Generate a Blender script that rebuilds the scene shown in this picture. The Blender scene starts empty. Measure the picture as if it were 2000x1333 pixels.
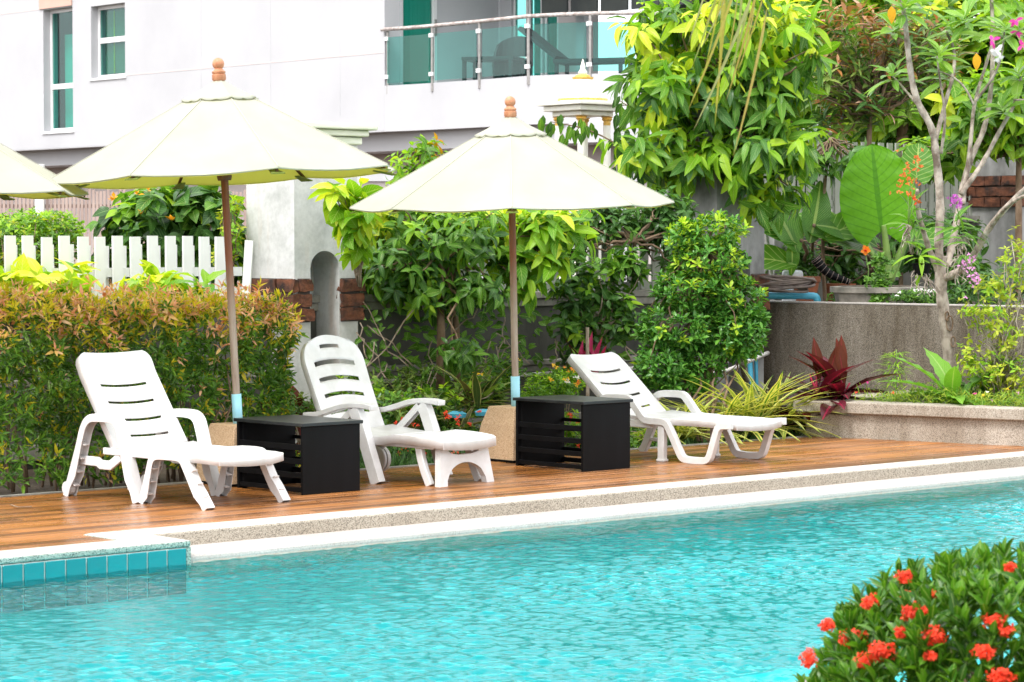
import bpy, bmesh, math, random
import numpy as np
from mathutils import Vector, Matrix, noise as mnoise

random.seed(7); np.random.seed(7)
R = math.radians
SC = bpy.context.scene
COL = SC.collection

# ------------------------------------------------------------------ camera
EYE = 1.6
F = 5000.0                      # focal length in photograph pixels (2000 wide)
PITCH = math.atan((666.5 - 480) / F)
cd = bpy.data.cameras.new('camera'); cam = bpy.data.objects.new('camera', cd); COL.objects.link(cam)
cam.location = (0, 0, EYE); cam.rotation_euler = (math.pi / 2 - PITCH, 0, 0)
cd.sensor_width = 36; cd.lens = 36 * F / 2000; cd.clip_start = .1; cd.clip_end = 2000
cd.dof.use_dof = True; cd.dof.focus_distance = 18.5; cd.dof.aperture_fstop = 9
SC.camera = cam

# ------------------------------------------------------------------ light
SUN_EL, SUN_AZ = 58, 215        # azimuth clockwise from +Y: sun stands behind the camera, a little left
w = bpy.data.worlds.new('World'); SC.world = w; w.use_nodes = True
nt = w.node_tree; bg = nt.nodes['Background']
sky = nt.nodes.new('ShaderNodeTexSky'); sky.sky_type = 'NISHITA'; sky.sun_disc = False
sky.sun_elevation = R(SUN_EL); sky.sun_rotation = R(SUN_AZ)
sky.air_density = 1.0; sky.dust_density = 6.0; sky.ozone_density = 1.0
hs = nt.nodes.new('ShaderNodeHueSaturation'); hs.inputs['Saturation'].default_value = .34
nt.links.new(sky.outputs[0], hs.inputs['Color']); tcw = nt.nodes.new('ShaderNodeTexCoord'); nzw = nt.nodes.new('ShaderNodeTexNoise'); nzw.inputs['Scale'].default_value = 2.2; nzw.inputs['Detail'].default_value = 5
nt.links.new(tcw.outputs['Generated'], nzw.inputs['Vector'])
crw = nt.nodes.new('ShaderNodeValToRGB'); crw.color_ramp.elements[0].position = .3; crw.color_ramp.elements[0].color = (.70, .72, .76, 1); crw.color_ramp.elements[1].position = .7; crw.color_ramp.elements[1].color = (1.25, 1.25, 1.25, 1)
nt.links.new(nzw.outputs['Fac'], crw.inputs[0])
vmw = nt.nodes.new('ShaderNodeVectorMath'); vmw.operation = 'SCALE'; vmw.inputs['Scale'].default_value = 8.4; nt.links.new(crw.outputs[0], vmw.inputs[0])
mxw = nt.nodes.new('ShaderNodeMix'); mxw.data_type = 'RGBA'; mxw.inputs[0].default_value = .72      # even bright cloud cover over the clear sky
nt.links.new(hs.outputs[0], mxw.inputs[6]); nt.links.new(vmw.outputs[0], mxw.inputs[7]); nt.links.new(mxw.outputs[2], bg.inputs[0])
bg.inputs[1].default_value = .15
sd = bpy.data.lights.new('sun', 'SUN'); sd.energy = 1.1; sd.angle = R(12); sd.color = (1, .975, .94)
sun = bpy.data.objects.new('sun', sd); COL.objects.link(sun)
_d = Vector((math.sin(R(SUN_AZ)) * math.cos(R(SUN_EL)), math.cos(R(SUN_AZ)) * math.cos(R(SUN_EL)), math.sin(R(SUN_EL))))
sun.rotation_euler = _d.to_track_quat('Z', 'Y').to_euler()
vs = SC.view_settings
vs.view_transform = 'Standard'; vs.look = 'None'; vs.gamma = 1; vs.exposure = 1.16; vs.use_curve_mapping = False
SC.render.engine = 'CYCLES'
SC.cycles.max_bounces = 6; SC.cycles.transparent_max_bounces = 10; SC.cycles.diffuse_bounces = 3
SC.cycles.glossy_bounces = 3; SC.cycles.transmission_bounces = 4
SC.cycles.caustics_reflective = False; SC.cycles.caustics_refractive = False

# ------------------------------------------------------------------ where things stand
cp, sp = math.cos(PITCH), math.sin(PITCH)
def ray(px, py):
    a = (px - 1000) / F; b = (666.5 - py) / F
    return Vector((a, cp + b * sp, -sp + b * cp))
def G(px, py, z=0.0):           # point on the level z seen at px,py
    d = ray(px, py); t = (z - EYE) / d.z
    return Vector((d.x * t, d.y * t, z))
def PD(px, py, Y):              # point at distance Y seen at px,py
    d = ray(px, py); t = Y / d.y
    return Vector((d.x * t, Y, EYE + d.z * t))
U = Vector((.7431, .6691, 0)); V = Vector((-.6691, .7431, 0))   # along the deck, across it
def W(s, t, z=0): return Vector((s * U.x + t * V.x, s * U.y + t * V.y, z))
def YT(px, t): return t / (.7431 - .6691 * (px - 1000) / F)
def ST(px, t):                  # s on the line t seen at column px
    Y = YT(px, t); X = (px - 1000) / F * Y
    return X * U.x + Y * U.y

# ------------------------------------------------------------------ materials
def newmat(name):
    m = bpy.data.materials.new(name); m.use_nodes = True
    n = m.node_tree.nodes; return m, m.node_tree, n['Principled BSDF'], n['Material Output']
def C4(c): return (c[0], c[1], c[2], 1)
def coordnode(t, kind='Object', sc=(1, 1, 1), rot=(0, 0, 0)):
    tc = t.nodes.new('ShaderNodeTexCoord'); mp = t.nodes.new('ShaderNodeMapping')
    mp.inputs['Scale'].default_value = sc; mp.inputs['Rotation'].default_value = rot
    t.links.new(tc.outputs[kind], mp.inputs[0]); return mp.outputs[0]
def noise(t, vec, scale, detail=4, rough=.6):
    n = t.nodes.new('ShaderNodeTexNoise'); n.inputs['Scale'].default_value = scale
    n.inputs['Detail'].default_value = detail; n.inputs['Roughness'].default_value = rough
    t.links.new(vec, n.inputs['Vector']); return n.outputs['Fac']
def ramp(t, fac, stops, interp='LINEAR'):
    r = t.nodes.new('ShaderNodeValToRGB'); e = r.color_ramp.elements; r.color_ramp.interpolation = interp
    while len(e) < len(stops): e.new(.5)
    for k, (p, c) in enumerate(stops): e[k].position = p; e[k].color = C4(c) if len(c) == 3 else c
    t.links.new(fac, r.inputs[0]); return r.outputs[0]
def mixc(t, fac, a, b, mode='MIX'):
    m = t.nodes.new('ShaderNodeMix'); m.data_type = 'RGBA'; m.blend_type = mode
    for i, x in ((0, fac), (6, a), (7, b)):
        if hasattr(x, 'is_output') or isinstance(x, bpy.types.NodeSocket): t.links.new(x, m.inputs[i])
        else: m.inputs[i].default_value = x if i == 0 else C4(x)
    return m.outputs[2]
def math_(t, op, a, b=0, c=None):
    m = t.nodes.new('ShaderNodeMath'); m.operation = op
    for i, x in enumerate((a, b) if c is None else (a, b, c)):
        if isinstance(x, bpy.types.NodeSocket): t.links.new(x, m.inputs[i])
        else: m.inputs[i].default_value = x
    return m.outputs[0]
def bump(t, h, bs, strength=.3, dist=.01):
    b = t.nodes.new('ShaderNodeBump'); b.inputs['Strength'].default_value = strength
    b.inputs['Distance'].default_value = dist
    t.links.new(h, b.inputs['Height']); t.links.new(b.outputs[0], bs.inputs['Normal'])

def pmat(name, c1, c2=None, scale=3, rough=.6, bscale=None, bstr=.3, bdist=.005, sc=(1, 1, 1), metal=0, detail=5, lo=.35, hi=.65, spec=.5):
    m, t, b, o = newmat(name); v = coordnode(t, 'Object', sc)
    if c2 is not None:
        t.links.new(ramp(t, noise(t, v, scale, detail), [(lo, c1), (hi, c2)]), b.inputs['Base Color'])
    else: b.inputs['Base Color'].default_value = C4(c1)
    b.inputs['Roughness'].default_value = rough; b.inputs['Metallic'].default_value = metal
    b.inputs['Specular IOR Level'].default_value = spec
    if bscale: bump(t, noise(t, v, bscale, 4), b, bstr, bdist)
    return m

def granite(name, base, dark, light, scale=160, dens=.42, rough=.7, stain=None, bdist=.002, band=None, brown=None):
    m, t, b, o = newmat(name); v = coordnode(t)
    vo = t.nodes.new('ShaderNodeTexVoronoi'); vo.inputs['Scale'].default_value = scale
    t.links.new(v, vo.inputs['Vector'])
    sep = t.nodes.new('ShaderNodeSeparateColor'); t.links.new(vo.outputs['Color'], sep.inputs[0])
    c = ramp(t, sep.outputs[0], [(0, dark), (dens * .6, dark), (dens, base), (.8, base), (1, light)])
    if brown: c = mixc(t, math_(t, 'GREATER_THAN', sep.outputs[1], .8), c, brown)
    big = ramp(t, noise(t, v, 1.6, 5), [(.3, (.82, .80, .77)), (.65, (1, 1, 1))])
    c = mixc(t, .8, c, big, 'MULTIPLY')
    if stain:
        v2 = coordnode(t, 'Object', (1, 1, .22))
        st = ramp(t, noise(t, v2, 3.2, 7, .7), [(.36, (1, 1, 1)), (.62, (0, 0, 0))])
        c = mixc(t, math_(t, 'MULTIPLY', st, .85), c, mixc(t, 1.0, c, stain, 'MULTIPLY'))
    t.links.new(c, b.inputs['Base Color']); b.inputs['Roughness'].default_value = rough
    bump(t, vo.outputs['Distance'], b, .5, bdist)
    return m

MD = {}
MD['plastic'] = pmat('white_plastic', (.72, .72, .725), (.60, .595, .58), 6, .38, 60, .08, .001)
MD['plastic_in'] = pmat('plastic_scuffed', (.72, .69, .67), (.58, .53, .50), 14, .55, lo=.3, hi=.75)
MD['black'] = pmat('black_painted_wood', (.002, .002, .002), (.005, .005, .006), 4, .55, 30, .35, .002, sc=(1, 1, .12), spec=.12)
MD['black_top'] = pmat('black_painted_top', (.006, .007, .008), (.018, .02, .021), 12, .36, 30, .3, .002, sc=(.25, 1, 1), spec=.4)
MD['sidestone'] = granite('pebble_wash_side', (.45, .40, .325), (.14, .12, .095), (.60, .55, .46), 270, .36, .85)
MD['topstone'] = granite('terrazzo_top', (.50, .465, .425), (.37, .335, .30), (.60, .57, .53), 220, .25, .75)
MD['coping'] = granite('terrazzo_coping', (.46, .425, .40), (.34, .305, .285), (.56, .53, .50), 240, .22, .65)
MD['greenstone'] = granite('wet_terrazzo_edge', (.33, .42, .37), (.08, .12, .11), (.55, .63, .57), 220, .38, .6)
MD['base'] = granite('umbrella_base_stone', (.62, .43, .27), (.44, .27, .15), (.72, .56, .39), 260, .4, .8)
MD['planter'] = granite('planter_pebble', (.47, .425, .36), (.22, .19, .155), (.64, .60, .53), 230, .36, .85, stain=(.62, .57, .52))
MD['retain'] = granite('retaining_wall_pebble', (.25, .215, .175), (.10, .085, .068), (.42, .38, .325), 230, .42, .9, stain=(.36, .31, .22))
MD['soil'] = pmat('soil', (.045, .03, .02), (.10, .075, .05), 6, .95, 30, .8, .03)
MD['walldark'] = pmat('mossy_shaded_concrete', (.03, .032, .026), (.15, .145, .125), 2.2, .9, 14, .3, .01, sc=(1, 1, .45), lo=.3, hi=.75, detail=8)  # moss tones, dark enough to put the terrace wall's shade into the colour
MD['wallcap'] = pmat('dirty_concrete_ledge', (.16, .155, .135), (.36, .34, .30), 5, .9, 20, .3, .01)
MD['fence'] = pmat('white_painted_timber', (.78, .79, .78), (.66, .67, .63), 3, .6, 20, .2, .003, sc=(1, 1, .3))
MD['fencegreen'] = pmat('greenish_shaded_timber', (.40, .42, .37), (.22, .24, .19), 3, .75, 20, .3, .003, sc=(1, 1, .3))  # greenish white timber, darkened so the terrace shade is in its colour
MD['brick'] = pmat('old_red_brick', (.19, .065, .03), (.028, .016, .013), 9, .9, 30, .9, .012, detail=9)
MD['mortar'] = pmat('dark_mortar', (.05, .04, .035), (.10, .08, .07), 8, .95)
MD['bark'] = pmat('brown_bark', (.13, .08, .045), (.26, .18, .12), 14, .9, 40, .7, .006, sc=(1, 1, .4))
MD['palebark'] = pmat('pale_lichen_bark', (.13, .095, .07), (.46, .39, .33), 11, .85, 26, .9, .012, sc=(1, 1, .7), detail=9, lo=.36, hi=.6)
MD['twig'] = pmat('twigs', (.20, .15, .10), (.34, .28, .22), 20, .9)
MD['stemgreen'] = pmat('green_stems', (.16, .26, .05), (.10, .18, .03), 8, .6)
MD['bluepipe'] = pmat('blue_pvc', (.05, .33, .50), (.08, .40, .56), 6, .4)
MD['sleeve'] = pmat('pale_blue_sleeve', (.30, .66, .80), (.38, .72, .84), 9, .45, lo=.3, hi=.8)
MD['whitepipe'] = pmat('white_pvc', (.7, .68, .66), (.5, .48, .45), 8, .5)
MD['hose'] = pmat('old_hose', (.08, .06, .055), (.16, .12, .10), 10, .6)
MD['terracotta'] = pmat('terracotta', (.42, .13, .06), (.25, .09, .05), 8, .85)
MD['concrete'] = pmat('old_concrete_pot', (.34, .31, .27), (.14, .13, .11), 5, .9, 25, .4, .006)
MD['wallwhite'] = pmat('white_render', (.53, .53, .545), (.47, .47, .49), .5, .8)
MD['wallshade'] = pmat('pinkish_render', (.62, .55, .54), (.55, .49, .48), .8, .85)
MD['pinkpanel'] = pmat('peach_render', (.66, .42, .34), (.60, .38, .31), 2, .8)
MD['frame'] = pmat('white_window_frame', (.8, .8, .8), None, rough=.4)
MD['steel'] = pmat('weathered_steel', (.42, .40, .38), (.28, .26, .25), 10, .35, metal=.7)
MD['handrail'] = pmat('peeling_handrail', (.62, .57, .54), (.28, .22, .2), 16, .6, sc=(1, 1, 1))
MD['darkfurn'] = pmat('dark_wicker', (.012, .014, .016), (.03, .033, .036), 30, .5, 90, .6, .004)
MD['towel'] = pmat('white_towel', (.75, .75, .75), None, rough=.9)
MD['slatbrown'] = pmat('bamboo_slats', (.48, .37, .32), (.33, .24, .21), 6, .8, sc=(1, 1, .2))
MD['darkroom'] = pmat('interior_shade_colour', (.03, .035, .035), (.05, .055, .05), 2, .8)  # near-black colour stands in for the shade inside the building
MD['gold'] = pmat('gold_paint', (.62, .33, .03), (.72, .50, .15), 30, .45)
MD['shrine'] = pmat('shrine_white', (.8, .79, .74), (.74, .74, .62), 10, .6)
MD['stone'] = pmat('garden_stone', (.22, .18, .18), (.42, .37, .38), 9, .8, 20, .5, .01)
MD['bag'] = pmat('white_plastic_sack', (.7, .73, .75), (.5, .55, .6), 20, .5)
MD['blueprint'] = pmat('blue_print', (.10, .34, .55), None, rough=.5)

def concrete_pillar():
    m, t, b, o = newmat('polished_grey_render'); v = coordnode(t)
    c = ramp(t, noise(t, v, 2.6, 8, .65), [(.3, (.38, .39, .375)), (.5, (.56, .565, .555)), (.72, (.66, .66, .66))])
    v2 = coordnode(t, 'Object', (2, 2, .35))
    st = ramp(t, noise(t, v2, 2.4, 6), [(.56, (0, 0, 0)), (.72, (1, 1, 1))])
    c = mixc(t, math_(t, 'MULTIPLY', st, .5), c, (.60, .46, .36))
    fine = ramp(t, noise(t, v, 22, 8, .7), [(.35, (.86, .86, .86)), (.6, (1, 1, 1))])
    c = mixc(t, 1, c, fine, 'MULTIPLY')
    t.links.new(c, b.inputs['Base Color']); b.inputs['Roughness'].default_value = .6
    bump(t, noise(t, v, 18, 5), b, .2, .004); return m
MD['pillar'] = concrete_pillar()
MD['pillargrey'] = pmat('stained_grey_render', (.13, .13, .125), (.42, .42, .42), 2.5, .8, 20, .2, .004, detail=8, sc=(1, 1, .5))
MD['capstone'] = pmat('greenish_cap_paint', (.56, .62, .48), (.74, .76, .68), 3, .7, sc=(1, 1, 8))

def wood_deck():
    m, t, b, o = newmat('wet_brown_deck_board')
    v = coordnode(t, 'Object', (.22, 16, 1))
    oi = t.nodes.new('ShaderNodeObjectInfo')
    add = t.nodes.new('ShaderNodeVectorMath'); add.operation = 'ADD'
    t.links.new(v, add.inputs[0]); t.links.new(oi.outputs['Location'], add.inputs[1])
    g = noise(t, add.outputs[0], 5, 4, .55)
    c = ramp(t, g, [(.3, (.19, .068, .016)), (.5, (.30, .118, .03)), (.68, (.40, .175, .052))])
    c = mixc(t, 1, c, ramp(t, oi.outputs['Random'], [(0, (.42, .38, .36)), (.5, (.88, .86, .84)), (1, (1.25, 1.22, 1.15))]), 'MULTIPLY')
    wv = coordnode(t, 'Generated')
    ge = t.nodes.new('ShaderNodeNewGeometry')
    worn = ramp(t, noise(t, ge.outputs['Position'], .9, 5), [(.45, (0, 0, 0)), (.68, (1, 1, 1))])
    c = mixc(t, math_(t, 'MULTIPLY', worn, .30), c, (.50, .29, .18))
    t.links.new(c, b.inputs['Base Color'])
    wet = ramp(t, noise(t, ge.outputs['Position'], 1.7, 6), [(.38, (.16, .16, .16)), (.62, (.42, .42, .42))])
    t.links.new(wet, b.inputs['Roughness'])
    gr = t.nodes.new('ShaderNodeTexWave'); gr.wave_type = 'BANDS'; gr.bands_direction = 'Y'
    gr.inputs['Scale'].default_value = 22; gr.inputs['Distortion'].default_value = .2
    t.links.new(coordnode(t, 'Object'), gr.inputs['Vector'])
    h = math_(t, 'ADD', math_(t, 'MULTIPLY', gr.outputs['Fac'], .7), g)
    bump(t, h, b, .35, .003)
    return m
MD['deck'] = wood_deck()

def canopy_mat():
    m, t, b, o = newmat('cream_canvas')
    v = coordnode(t)
    c = ramp(t, noise(t, v, 2.2, 5), [(.35, (.46, .465, .395)), (.65, (.53, .535, .465))])
    t.links.new(c, b.inputs['Base Color']); b.inputs['Roughness'].default_value = .9
    tr = t.nodes.new('ShaderNodeBsdfTranslucent'); tr.inputs[0].default_value = (.78, .79, .55, 1)
    ge = t.nodes.new('ShaderNodeNewGeometry')
    mx = t.nodes.new('ShaderNodeMixShader'); mx.inputs[0].default_value = .35
    t.links.new(b.outputs[0], mx.inputs[1]); t.links.new(tr.outputs[0], mx.inputs[2])
    t.links.new(mx.outputs[0], o.inputs[0])
    bump(t, noise(t, v, 3, 4), b, .35, .03)
    return m
MD['canvas'] = canopy_mat()
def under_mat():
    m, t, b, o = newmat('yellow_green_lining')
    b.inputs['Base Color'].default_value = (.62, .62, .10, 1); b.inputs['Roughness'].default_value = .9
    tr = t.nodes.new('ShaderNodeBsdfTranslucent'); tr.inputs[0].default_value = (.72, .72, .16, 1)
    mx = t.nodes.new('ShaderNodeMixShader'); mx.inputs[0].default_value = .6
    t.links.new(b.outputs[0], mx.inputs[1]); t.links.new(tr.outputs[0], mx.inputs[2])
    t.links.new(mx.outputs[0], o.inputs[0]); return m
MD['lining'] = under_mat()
def pole_mat():
    m, t, b, o = newmat('weathered_pole_wood'); v = coordnode(t, 'Object', (8, 8, .6))
    g = noise(t, v, 6, 6, .7)
    c1 = ramp(t, g, [(.3, (.15, .04, .014)), (.7, (.27, .085, .03))])
    c2 = ramp(t, g, [(.3, (.24, .17, .12)), (.7, (.44, .35, .28))])
    tc = t.nodes.new('ShaderNodeTexCoord'); sx = t.nodes.new('ShaderNodeSeparateXYZ'); t.links.new(tc.outputs['Object'], sx.inputs[0])
    k = math_(t, 'ADD', sx.outputs[2], math_(t, 'MULTIPLY', g, .25))
    t.links.new(mixc(t, ramp(t, k, [(.0, (0, 0, 0)), (1, (1, 1, 1))]), c2, c2), b.inputs['Base Color'])
    mr = t.nodes.new('ShaderNodeMapRange'); mr.inputs[1].default_value = 1.25; mr.inputs[2].default_value = 1.65
    t.links.new(k, mr.inputs[0])
    t.links.new(mixc(t, mr.outputs[0], c2, c1), b.inputs['Base Color'])
    b.inputs['Roughness'].default_value = .5; bump(t, g, b, .2, .002); return m
MD['pole'] = pole_mat()
MD['finial'] = pmat('turned_finial_wood', (.40, .15, .07), (.56, .26, .14), 20, .5, sc=(1, 1, .4))
MD['bracket'] = pmat('dark_rib_wood', (.10, .04, .02), (.18, .08, .04), 9, .6)

def tile_mat():
    m, t, b, o = newmat('turquoise_glazed_tile')
    oi = t.nodes.new('ShaderNodeObjectInfo'); v = coordnode(t)
    c = mixc(t, noise(t, v, 12, 4), (.002, .19, .22), (.004, .25, .27))
    c = mixc(t, 1, c, ramp(t, oi.outputs['Random'], [(0, (.85, .9, .9)), (1, (1.05, 1.05, 1.05))]), 'MULTIPLY')
    t.links.new(c, b.inputs['Base Color']); b.inputs['Roughness'].default_value = .22; return m
MD['tile'] = tile_mat()
MD['grout'] = pmat('pale_grout', (.62, .64, .6), (.4, .42, .38), 20, .8)
def poolfloor():
    m, t, b, o = newmat('pool_mosaic')
    v = coordnode(t, 'Object', (1, 1, 1), (0, 0, R(42)))
    br = t.nodes.new('ShaderNodeTexBrick'); br.offset = 0; br.inputs['Scale'].default_value = 1
    br.inputs['Brick Width'].default_value = .2; br.inputs['Row Height'].default_value = .2; br.inputs['Mortar Size'].default_value = .008
    br.inputs['Color1'].default_value = (.0, .58, .61, 1); br.inputs['Color2'].default_value = (.0, .61, .63, 1)
    br.inputs['Mortar'].default_value = (.01, .64, .66, 1)
    t.links.new(v, br.inputs['Vector']); t.links.new(br.outputs[0], b.inputs['Base Color']); b.inputs['Roughness'].default_value = .5
    return m
MD['poolfloor'] = poolfloor()
def water_mat():
    m = bpy.data.materials.new('pool_water'); m.use_nodes = True; t = m.node_tree; t.nodes.clear()
    o = t.nodes.new('ShaderNodeOutputMaterial')
    v = coordnode(t, 'Object', (1, 1, 1), (0, 0, R(20)))
    ge = t.nodes.new('ShaderNodeNewGeometry')
    h = noise(t, v, 34, 3, .6)
    bp = t.nodes.new('ShaderNodeBump'); bp.inputs['Strength'].default_value = 1; bp.inputs['Distance'].default_value = .003
    t.links.new(h, bp.inputs['Height'])
    fr = t.nodes.new('ShaderNodeFresnel'); fr.inputs[0].default_value = 1.28; t.links.new(bp.outputs[0], fr.inputs[1])
    gl = t.nodes.new('ShaderNodeBsdfGlossy'); gl.inputs['Roughness'].default_value = .03; t.links.new(bp.outputs[0], gl.inputs['Normal'])
    tr = t.nodes.new('ShaderNodeBsdfTransparent'); tr.inputs[0].default_value = (.3, 1, 1, 1)
    mx = t.nodes.new('ShaderNodeMixShader'); t.links.new(fr.outputs[0], mx.inputs[0])
    t.links.new(tr.outputs[0], mx.inputs[1]); t.links.new(gl.outputs[0], mx.inputs[2]); t.links.new(mx.outputs[0], o.inputs[0])
    return m
MD['water'] = water_mat()
def glass_mat(name, tint, trans=.6, ior=1.5):
    m = bpy.data.materials.new(name); m.use_nodes = True; t = m.node_tree; t.nodes.clear()
    o = t.nodes.new('ShaderNodeOutputMaterial')
    fr = t.nodes.new('ShaderNodeFresnel'); ge = t.nodes.new('ShaderNodeNewGeometry')
    mi_ = t.nodes.new('ShaderNodeMapRange'); mi_.inputs[3].default_value = ior; mi_.inputs[4].default_value = 1 / ior
    t.links.new(ge.outputs['Backfacing'], mi_.inputs[0]); t.links.new(mi_.outputs[0], fr.inputs[0])
    gl = t.nodes.new('ShaderNodeBsdfGlossy'); gl.inputs['Roughness'].default_value = .01
    tr = t.nodes.new('ShaderNodeBsdfTransparent'); tr.inputs[0].default_value = C4(tint)
    mx = t.nodes.new('ShaderNodeMixShader'); t.links.new(fr.outputs[0], mx.inputs[0])
    t.links.new(tr.outputs[0], mx.inputs[1]); t.links.new(gl.outputs[0], mx.inputs[2]); t.links.new(mx.outputs[0], o.inputs[0])
    return m
MD['balglass'] = glass_mat('green_balcony_glass', (.52, .84, .80))
MD['winglass'] = glass_mat('teal_window_glass', (.50, .86, .82))
MD['teal_backing'] = pmat('pleated_curtain', (.16, .52, .44), (.26, .62, .54), 3, .8, sc=(14, 14, .1))
MD['blind'] = pmat('olive_blind', (.12, .15, .10), (.17, .20, .13), 3, .8, sc=(1, 1, 40))

# ---- leaves
def leafmat(name, cols, trans=.35, rough=.38, rib=(.5, .62, .2), ribw=.10, vein=0, tint=None, edge=None):
    m, t, b, o = newmat(name)
    oi = t.nodes.new('ShaderNodeObjectInfo'); ge = t.nodes.new('ShaderNodeNewGeometry')
    r = math_(t, 'FRACT', math_(t, 'ADD', oi.outputs['Random'], ge.outputs['Random Per Island']))
    n = len(cols); c = ramp(t, r, [(k / max(1, n - 1), cc) for k, cc in enumerate(cols)])
    uv = t.nodes.new('ShaderNodeUVMap'); sx = t.nodes.new('ShaderNodeSeparateXYZ'); t.links.new(uv.outputs[0], sx.inputs[0])
    av = math_(t, 'ABSOLUTE', math_(t, 'SUBTRACT', sx.outputs[1], .5))
    if rib:
        k = math_(t, 'LESS_THAN', av, ribw * .25)
        c = mixc(t, math_(t, 'MULTIPLY', k, .6), c, rib)
    if vein:
        a = math_(t, 'SUBTRACT', math_(t, 'MULTIPLY', sx.outputs[0], vein), math_(t, 'MULTIPLY', av, vein * .55))
        k = math_(t, 'LESS_THAN', math_(t, 'ABSOLUTE', math_(t, 'SUBTRACT', math_(t, 'FRACT', a), .5)), .07)
        c = mixc(t, math_(t, 'MULTIPLY', k, .45), c, rib or (.4, .5, .2))
    if edge:
        k = math_(t, 'GREATER_THAN', av, edge[1]); c = mixc(t, k, c, edge[0])
    nz = ramp(t, noise(t, coordnode(t, 'Object'), 30, 3), [(.3, (.8, .8, .8)), (.7, (1.1, 1.1, 1.1))])
    c = mixc(t, .6, c, nz, 'MULTIPLY')
    t.links.new(c, b.inputs['Base Color']); b.inputs['Roughness'].default_value = rough
    b.inputs['Specular IOR Level'].default_value = .26
    tr = t.nodes.new('ShaderNodeBsdfTranslucent')
    tc = mixc(t, 1, c, tint or (1.5, 1.45, .6), 'MULTIPLY'); t.links.new(tc, tr.inputs[0])
    mx = t.nodes.new('ShaderNodeMixShader'); mx.inputs[0].default_value = trans
    t.links.new(b.outputs[0], mx.inputs[1]); t.links.new(tr.outputs[0], mx.inputs[2]); t.links.new(mx.outputs[0], o.inputs[0])
    return m
LM = {}
LM['hgreen'] = leafmat('hedge_green_leaf', [(.025, .08, .010), (.05, .15, .016), (.10, .25, .022), (.18, .34, .03)], .3, rough=.3)
LM['hyellow'] = leafmat('hedge_yellow_leaf', [(.34, .38, .02), (.62, .55, .03), (.82, .66, .06)], .35, rib=None)
LM['hpink'] = leafmat('hedge_copper_new_leaf', [(.80, .30, .12), (.90, .48, .30), (.92, .62, .34), (.88, .56, .10)], .25, rib=None, tint=(1.1, 1, .9))
LM['lime'] = leafmat('lime_leaf', [(.42, .56, .02), (.56, .66, .03), (.68, .74, .07)], .4, vein=9, rib=(.7, .75, .25))
LM['limeg'] = leafmat('yellow_green_leaf', [(.10, .29, .010), (.21, .43, .016), (.38, .58, .025)], .45, vein=9, rib=(.5, .62, .2))
LM['mid'] = leafmat('mid_green_leaf', [(.03, .115, .010), (.065, .20, .016), (.13, .31, .025)], .35, vein=8)
LM['dark'] = leafmat('dark_green_leaf', [(.018, .06, .014), (.04, .12, .02), (.07, .18, .035)], .25, rough=.3, vein=8, rib=(.25, .4, .15))
LM['ficus'] = leafmat('ficus_leaf', [(.03, .12, .02), (.065, .22, .03), (.14, .35, .045)], .28, rough=.25)
LM['ficusy'] = leafmat('ficus_new_leaf', [(.34, .54, .03), (.46, .62, .04)], .35, rough=.3)
LM['brown'] = leafmat('bronze_leaf', [(.16, .12, .04), (.28, .18, .05), (.46, .20, .06), (.52, .36, .26)], .3, rib=None, tint=(1.2, 1, .8))
LM['olive'] = leafmat('olive_leaf', [(.08, .17, .03), (.16, .25, .05), (.24, .32, .07)], .3)
LM['elephant'] = leafmat('elephant_ear_leaf', [(.10, .31, .006), (.12, .34, .007)], .42, rough=.42, vein=11, rib=(.04, .17, .004), ribw=.14)
LM['banana'] = leafmat('banana_leaf', [(.05, .16, .02), (.09, .24, .03)], .35, vein=26, rib=(.40, .52, .16), ribw=.2)
LM['cord'] = leafmat('maroon_leaf', [(.035, .008, .012), (.07, .015, .02), (.14, .02, .035)], .25, rough=.25, rib=(.35, .02, .07), ribw=.3, tint=(1.6, .6, .6))
LM['cordred'] = leafmat('red_brown_leaf', [(.085, .016, .004), (.11, .022, .006)], .22, .65, rib=(.2, .012, .02), ribw=.2, tint=(1.3, .7, .4))
LM['pinkspike'] = leafmat('magenta_leaf', [(.45, .02, .09), (.5, .05, .14)], .3, rib=None, tint=(1.2, .6, .6))
LM['varieg'] = leafmat('striped_strap_leaf', [(.10, .25, .03), (.14, .30, .04)], .3, rib=(.12, .22, .04), edge=((.78, .74, .22), .2))
LM['variegy'] = leafmat('yellow_strap_leaf', [(.60, .64, .12), (.74, .74, .30)], .3, rib=(.08, .22, .02), ribw=1.1)
LM['bromel'] = leafmat('dark_strap_leaf', [(.05, .08, .03), (.08, .13, .035), (.14, .09, .05)], .25, rib=(.15, .2, .06), edge=((.45, .42, .16), .40))
LM['ixora'] = leafmat('ixora_leaf', [(.025, .085, .008), (.05, .16, .012), (.11, .27, .02)], .35, rough=.28)
LM['fern'] = leafmat('birds_nest_frond', [(.13, .34, .03), (.18, .40, .04)], .35, vein=22, rib=(.4, .55, .2), ribw=.14)
LM['cover'] = leafmat('ground_cover', [(.14, .24, .02), (.24, .36, .03), (.40, .46, .06)], .35, rib=None)
LM['shrubY'] = leafmat('small_yellow_green_leaf', [(.26, .36, .03), (.40, .48, .04), (.50, .52, .07)], .35, rib=None)
LM['palm'] = leafmat('palm_leaflet', [(.36, .38, .06), (.42, .30, .12), (.22, .30, .05), (.45, .42, .30)], .3, rib=None)
LM['plum'] = leafmat('frangipani_leaf', [(.10, .25, .03), (.16, .34, .04), (.25, .44, .06)], .4, rough=.3, vein=14, rib=(.5, .62, .3))
def petal(name, c, tr=.3):
    return leafmat(name, [c, tuple(min(1, x * 1.25) for x in c)], tr, .5, rib=None, tint=(1, 1, 1))
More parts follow.
